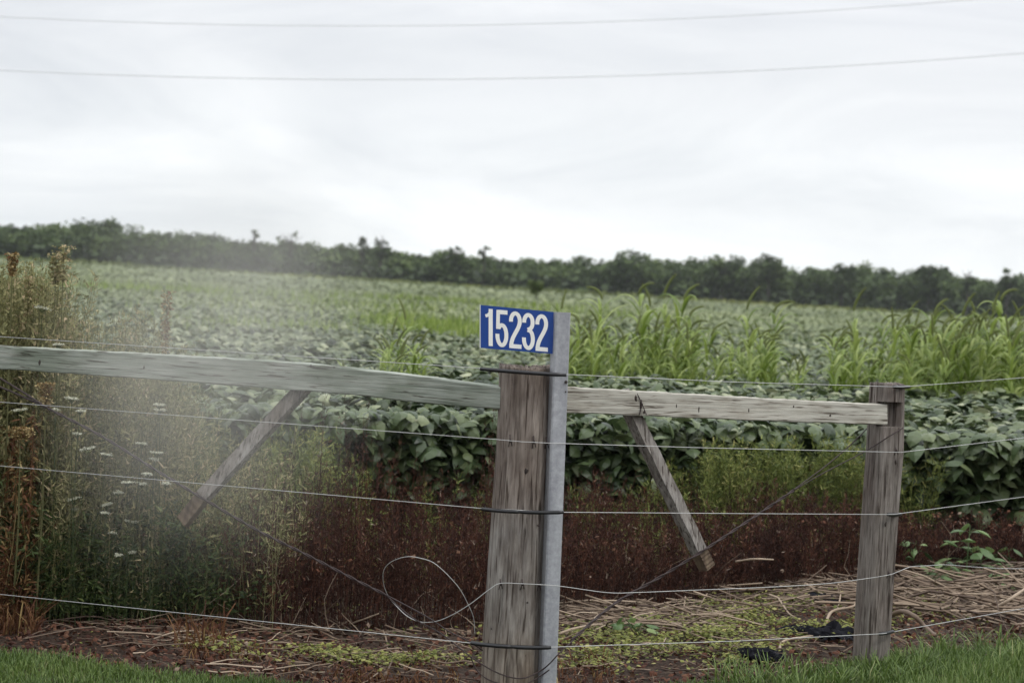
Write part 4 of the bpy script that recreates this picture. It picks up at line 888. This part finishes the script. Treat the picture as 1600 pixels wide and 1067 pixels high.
# ------------------------------------------------------------------ fallen sticks, bark strip and plastic scraps
def ground_at(px, py, lift=0.0):
    hy = 447 + (px - 800) * .0507; Yd = H * F / (py - hy)
    for _ in range(6):
        w_ = W(px, py, Yd); z = gz(w_.x, w_.y) + lift; Yd *= (H - z) / max(H - w_.z, .01)
    return W(px, py, Yd)
def fallen(pts, r, label, mat='straw', name='fallen_stick', cat='stick', tint=.6):
    P = [ground_at(px, py, lf) for px, py, lf in pts]; g = Geo(); Q = smooth_path(P, 6)
    base = P[0]; Q = [q - base for q in Q]; rad = np.linspace(r, r * .6, len(Q)) * (1 + .12 * np.sin(np.arange(len(Q)) * 1.7)); g.tube(Q, rad, 7, tint)
    o = g.build(name, M[mat], smooth=True); o.location = base; o['label'] = label; o['category'] = cat; return o
fallen([(1388, 962, .04), (1410, 955, .08), (1430, 963, .07), (1445, 978, .03), (1462, 993, .015)], .014, 'thick bent grey branch lying just right of the narrower post', tint=.28)
fallen([(510, 1020, .03), (530, 1028, .02), (552, 1033, .012)], .007, 'short pale wood splinter on the ground left of the thick post', tint=1)
fallen([(545, 975, .02), (565, 968, .06), (592, 958, .10)], .004, 'thin pale stick rising out of the dead weeds left of the thick post', tint=.7)
fallen([(240, 998, .02), (270, 988, .05), (300, 985, .05), (318, 988, .03)], .004, 'crooked pale twig on the bare ground at the lower left', tint=.85)
fallen([(290, 1006, .02), (315, 998, .03), (335, 990, .04)], .004, 'short pale twig under the crooked twig at the lower left', tint=.8)
fallen([(1150, 877, .20), (1178, 873, .26), (1208, 874, .24)], .006, 'pale dry stalk lying across the dead weeds between stick and narrower post', tint=.85)
fallen([(872, 990, .03), (900, 981, .05), (928, 976, .05), (960, 974, .03)], .007, 'pale stalk on the ground just right of the steel sign post', tint=.75)
fallen([(1258, 912, .10), (1278, 924, .05), (1292, 932, .03)], .008, 'slanting orange-tan stalk left of the narrower post', tint=.7)
fallen([(1290, 975, .02), (1300, 955, .05), (1330, 948, .07), (1337, 943, .08)], .008, 'pale forked branch leaning towards the foot of the narrower post', tint=.7)
fallen([(1218, 1014, .01), (1222, 1003, .02), (1240, 997, .03), (1270, 993, .03)], .007, 'pale curved stick on the yellow ground cover', tint=.85)
fallen([(1548, 955, .02), (1575, 938, .10), (1605, 917, .16)], .011, 'long bleached stalk slanting up at the right edge', tint=.85)
fallen([(1500, 958, .02), (1540, 945, .04), (1580, 933, .07)], .008, 'bleached stalk lying in front of the long slanting one', tint=.8)
fallen([(1310, 912, .12), (1313, 930, .06), (1309, 950, .02)], .005, 'upright snapped stalk just left of the narrower post', tint=.8)
def scrap(px, py, w, d, h, label, seed):
    c = ground_at(px, py, .02); r = np.random.default_rng(seed); n = 14; uu, vv = np.meshgrid(np.linspace(-1, 1, n), np.linspace(-1, 1, n))
    x = uu * w / 2 * (1 + .2 * np.sin(vv * 3)); y = vv * d / 2 * (1 + .15 * np.cos(uu * 4)); z = h * .7 * np.clip(1.1 - np.maximum(abs(uu), abs(vv)), 0, 1) ** .5 * (.55 + .45 * np.sin(uu * 7 + seed) * np.cos(vv * 6 + uu * 3)) + r.uniform(-.012, .012, uu.shape); x = x + r.uniform(-.01, .01, uu.shape) + .03 * np.sin(vv * 7 + seed)
    a = (np.arange(n - 1)[:, None] * n + np.arange(n - 1)[None]).ravel(); g = Geo(); V = np.stack([x, y, z], -1).reshape(-1, 3); g.add(V, np.stack([a, a + 1, a + n + 1, a + n], -1))
    V2 = V - np.array([0, 0, .003]); g.add(V2, np.stack([a + n, a + n + 1, a + 1, a], -1))
    o = g.build('plastic_scrap', M['plastic']); o.location = c; o['label'] = label; o['category'] = 'plastic scrap'; o['group'] = 'black plastic scraps on the ground'
scrap(1287, 937, .18, .2, .06, 'crumpled black plastic scrap furthest back in the straw, left of the narrower post', 1)
scrap(1300, 995, .16, .2, .10, 'crumpled black plastic scrap close to the foot of the narrower post', 2)
scrap(1262, 985, .2, .12, .03, 'flat bluish black plastic scrap under the pale branch', 3)
scrap(1190, 1028, .14, .18, .08, 'small black plastic scrap at the edge of the lawn', 4)

# ------------------------------------------------------------------ broad-leaved weeds at the right
def broad_plant(px, pbase, h, nl, leaf, label, seed, spread=.09):
    r = np.random.default_rng(seed); c = ground_at(px, pbase); root = empty('broadleaf_weed', c, label, 'weed plant', 'broad-leaved weeds right of the narrower post')
    g = Geo(); lean = r.normal(0, .05, 2); g.tube([(0, 0, 0), (lean[0] * .4, lean[1] * .4, h * .5), (lean[0], lean[1], h)], [.004, .003, .002], 5, .4, caps=False)
    f = np.sort(r.uniform(.3, 1, nl)); an = np.arange(nl) * 2.4 + r.uniform(0, 1, nl); pos = np.stack([lean[0] * f, lean[1] * f, h * f], -1); out_ = np.stack([np.cos(an) * spread * (1.2 - f), np.sin(an) * spread * (1.2 - f), np.full(nl, .02)], -1)
    for p, q in zip(pos, pos + out_): g.tube([p, (p + q) / 2 + np.array([0, 0, .008]), q], .0014, 4, .4, caps=False)
    g.build('stem', M['broad'], root)
    g = Geo(); scatter(g, leaf_v, leaf_f, pos + out_, rotm(an, r.normal(-.1, .3, nl), r.normal(0, .35, nl)), np.stack([leaf * r.uniform(.7, 1.2, nl), leaf * r.uniform(.8, 1.4, nl), leaf * np.ones(nl)], -1), np.clip(r.normal(.55, .2, nl), 0, 1)); g.build('leaves', M['broad'], root)
broad_plant(1508, 918, .34, 12, .085, 'tallest broad-leaved weed with light top leaves right of the narrower post', 1, .10)
broad_plant(1424, 912, .24, 10, .065, 'broad-leaved weed nearest the narrower post', 2)
broad_plant(1445, 922, .18, 8, .055, 'low broad-leaved weed between the two taller ones', 3)
broad_plant(1536, 915, .20, 12, .06, 'bushy broad-leaved weed just right of the tallest one', 4, .12)
broad_plant(1580, 912, .19, 12, .065, 'broad-leaved weed at the right edge', 5, .12)
broad_plant(1480, 925, .14, 9, .06, 'low broad-leaved weed in front of the tallest one', 6)
broad_plant(1556, 925, .10, 8, .055, 'yellowish low weed near the right edge', 7)
broad_plant(1005, 1000, .10, 10, .055, 'dark green weed on the ground cover right of the steel sign post', 8)
broad_plant(1127, 815, .36, 7, .10, 'light green sprout with long leaves in front of the dead weeds', 9, .06)

# ------------------------------------------------------------------ wild carrots
def carrot(px, py, w, tilt, label, Yd, seed):
    c = W(px, py, Yd); r = np.random.default_rng(seed); root = empty('wild_carrot', (c.x, Yd, float(gz(c.x, Yd))), label, 'wild flower', 'white wild carrot flowers among the tall weeds'); hz = c.z - root.location.z
    g = Geo(); b0 = r.normal(0, .04, 2); g.tube([(b0[0], b0[1], 0), (b0[0] * .3, b0[1] * .3, hz * .6), (0, 0, hz - .02)], [.0014, .0013, .0012], 4, .2, caps=False)
    n = 26; an = r.uniform(0, 6.28, n); rad = w / 2 * r.uniform(.2, 1, n) ** .6; E = np.stack([np.cos(an) * rad, np.sin(an) * rad, tilt * np.cos(an) * rad + .0025 * r.normal(0, 1, n)], -1)
    for e in E: g.tube([(0, 0, hz - .022), (e[0] * .6, e[1] * .6, hz - .008), (e[0], e[1], hz + e[2] - .002)], .0008, 3, .5, caps=False)
    g.build('stem', M['tallweed'], root)
    g = Geo(); m_ = 13; P = np.repeat(E, m_, 0) + r.normal(0, 1, (n * m_, 3)) * np.array([.005, .005, .0010]) + np.array([0, 0, hz]); k = len(P)
    scatter(g, quad_v, quad_f, P, rotm(r.uniform(0, 6.28, k), r.normal(0, .5, k), r.normal(0, .5, k)), .0036 * r.uniform(.6, 1.4, k), r.uniform(.3, 1, k)); g.build('flower_head', M['carrot'], root)
cl_ = [(66, 481, .075, -.22, 'highest white wild carrot, above the rail at the left edge'), (91, 538, .04, 0, 'small white wild carrot just above the greenish rail'), (6, 568, .05, .1, None), (112, 622, .055, -.12, 'white wild carrot just below the greenish rail'),
       (32, 640, .055, .15, 'white wild carrot where the rusty wires cross at the left'), (249, 632, .045, 0, None), (250, 640, .04, 0, None), (121, 677, .035, -.1, None), (137, 701, .09, .25, 'wide flat white wild carrot tilted up to the right'), (165, 709, .05, -.1, None),
       (222, 692, .045, 0, None), (246, 707, .06, -.05, None), (241, 717, .035, -.2, None), (230, 740, .035, 0, None), (200, 753, .05, 0, None), (221, 755, .05, 0, None), (259, 755, .03, 0, None), (115, 779, .055, .3, 'fluffy cream wild carrot low among the weeds at the left'),
       (185, 769, .035, 0, None), (167, 788, .045, .3, None), (118, 795, .03, 0, None), (164, 801, .03, 0, None), (205, 814, .055, -.1, None), (192, 856, .04, 0, None), (207, 862, .02, 0, None), (185, 867, .02, 0, None), (176, 832, .03, 0, None), (86, 640, .03, 0, None), (125, 642, .03, 0, None)]
for k, (px, py, w, tl, lb) in enumerate(cl_):
    l2, l3 = 628 + .075 * px, 727 + .087 * px
    lb = lb or ('Broad' if w >= .05 else 'Small') + ' white wild carrot ' + ('above the second wire' if py < l2 else 'between second and third wire' if py < l3 - 3 else 'just under the third wire' if py < l3 + 32 else 'well below the third wire') + (', far left' if px < 100 else ', left part' if px < 160 else ', middle' if px < 215 else ', right part')
    carrot(px, py, w, tl, lb, random.Random(k).uniform(9.95, 10.25), k)
# brown dock stalks
def dock(px, py, Yd, label, seed, w=.035, hh=.22):
    c = W(px, py, Yd); r = np.random.default_rng(seed); root = empty('dock_plant', (c.x, Yd, 0), label, 'weed plant', 'brown seeding stalks among the tall weeds'); h = c.z
    g = Geo(); g.tube([(0, 0, 0), (.01, 0, h * .5), (0, 0, h)], [.005, .004, .002], 5, .2, caps=False); g.build('stem', M['brownweed'], root)
    n = 420; f = r.uniform(0, 1, n); br = r.integers(0, 4, n); off = np.array([0, .02, -.022, .01])[br] * f; x = off + r.normal(0, w * .3, n); y = r.normal(0, w * .3, n)
    g = Geo(); scatter(g, quad_v, quad_f, np.stack([x, y, h - hh * (1 - f)], -1), rotm(r.uniform(0, 6.28, n), r.normal(.3, .6, n), r.uniform(-1, 1, n)), .009 * r.uniform(.5, 1.5, n), np.clip(r.normal(.75, .2, n), 0, 1)); g.build('seed_head', M['brownweed' if seed % 2 else 'rustweed'], root)
dock(100, 385, 10.2, 'tallest brown seeding stalk rising above the field at the left edge', 1, .05, .16)
dock(88, 396, 10.25, 'second brown stalk beside the tallest one at the left edge', 3, .04, .14)
dock(20, 396, 10.1, 'rusty brown stalk tip standing highest in the left corner of the field', 2, .025, .10)
dock(72, 598, 10.0, 'reddish seed stalk showing just below the greenish rail', 4, .04, .10)
dock(32, 668, 9.95, 'flat brown withered flower head below the crossing rusty wires', 6, .07, .05)
dock(45, 432, 10.2, 'thin brown stalk between the two highest ones at the left', 5, .03, .18)
dock(262, 455, 10.5, 'reddish brown stalk standing alone in the drifting dust', 8, .03, .3)

# ------------------------------------------------------------------ drifting dust in front of the left rail
me = bpy.data.meshes.new('dust_cloud'); import bmesh
bm = bmesh.new(); bmesh.ops.create_icosphere(bm, subdivisions=3, radius=1); bm.to_mesh(me); bm.free()
dust = bpy.data.objects.new('dust_cloud', me); COL.objects.link(dust)
dc = W(338, 545, 7.6); dust.location = dc; dust.scale = (.74, .55, 1.0); dust.rotation_euler = (0, R(12), 0); dust['kind'] = 'stuff'
m = bpy.data.materials.new('dust'); m.use_nodes = True; nn, ll = m.node_tree.nodes, m.node_tree.links; nn.clear()
o_ = nn.new('ShaderNodeOutputMaterial'); pv = nn.new('ShaderNodeVolumePrincipled'); ll.new(pv.outputs[0], o_.inputs['Volume'])
pv.inputs['Color'].default_value = (.88, .86, .80, 1); pv.inputs['Anisotropy'].default_value = .2
tc_ = nn.new('ShaderNodeTexCoord'); vl = nn.new('ShaderNodeVectorMath'); vl.operation = 'LENGTH'; ll.new(tc_.outputs['Object'], vl.inputs[0])
mr = nn.new('ShaderNodeMapRange'); mr.interpolation_type = 'SMOOTHERSTEP'; ll.new(vl.outputs['Value'], mr.inputs['Value']); mr.inputs['From Min'].default_value = 1; mr.inputs['From Max'].default_value = .1; mr.inputs['To Min'].default_value = 0; mr.inputs['To Max'].default_value = 1
nz_ = nn.new('ShaderNodeTexNoise'); nz_.inputs['Scale'].default_value = 1.6; nz_.inputs['Detail'].default_value = 2; ll.new(tc_.outputs['Object'], nz_.inputs[0])
mr2 = nn.new('ShaderNodeMapRange'); ll.new(nz_.outputs['Fac'], mr2.inputs['Value']); mr2.inputs['From Min'].default_value = .3; mr2.inputs['From Max'].default_value = .7; mr2.inputs['To Min'].default_value = .35; mr2.inputs['To Max'].default_value = 1.3
ma = nn.new('ShaderNodeMath'); ma.operation = 'MULTIPLY'; ll.new(mr.outputs[0], ma.inputs[0]); ll.new(mr2.outputs[0], ma.inputs[1])
mb = nn.new('ShaderNodeMath'); mb.operation = 'MULTIPLY'; ll.new(ma.outputs[0], mb.inputs[0]); mb.inputs[1].default_value = .66
ll.new(mb.outputs[0], pv.inputs['Density']); me.materials.append(m)

# ------------------------------------------------------------------ thin air haze
bpy.ops.mesh.primitive_cube_add(size=1); hz_ = bpy.context.object; hz_.name = 'haze'; hz_['kind'] = 'stuff'
hz_.scale = (700, 520, 40); hz_.location = (0, 200, 12)
m = bpy.data.materials.new('air'); m.use_nodes = True; nn = m.node_tree.nodes; nn.clear()
o_ = nn.new('ShaderNodeOutputMaterial'); pv = nn.new('ShaderNodeVolumePrincipled'); m.node_tree.links.new(pv.outputs[0], o_.inputs['Volume'])
pv.inputs['Density'].default_value = .00012; pv.inputs['Color'].default_value = (.9, .93, .96, 1); hz_.data.materials.append(m)
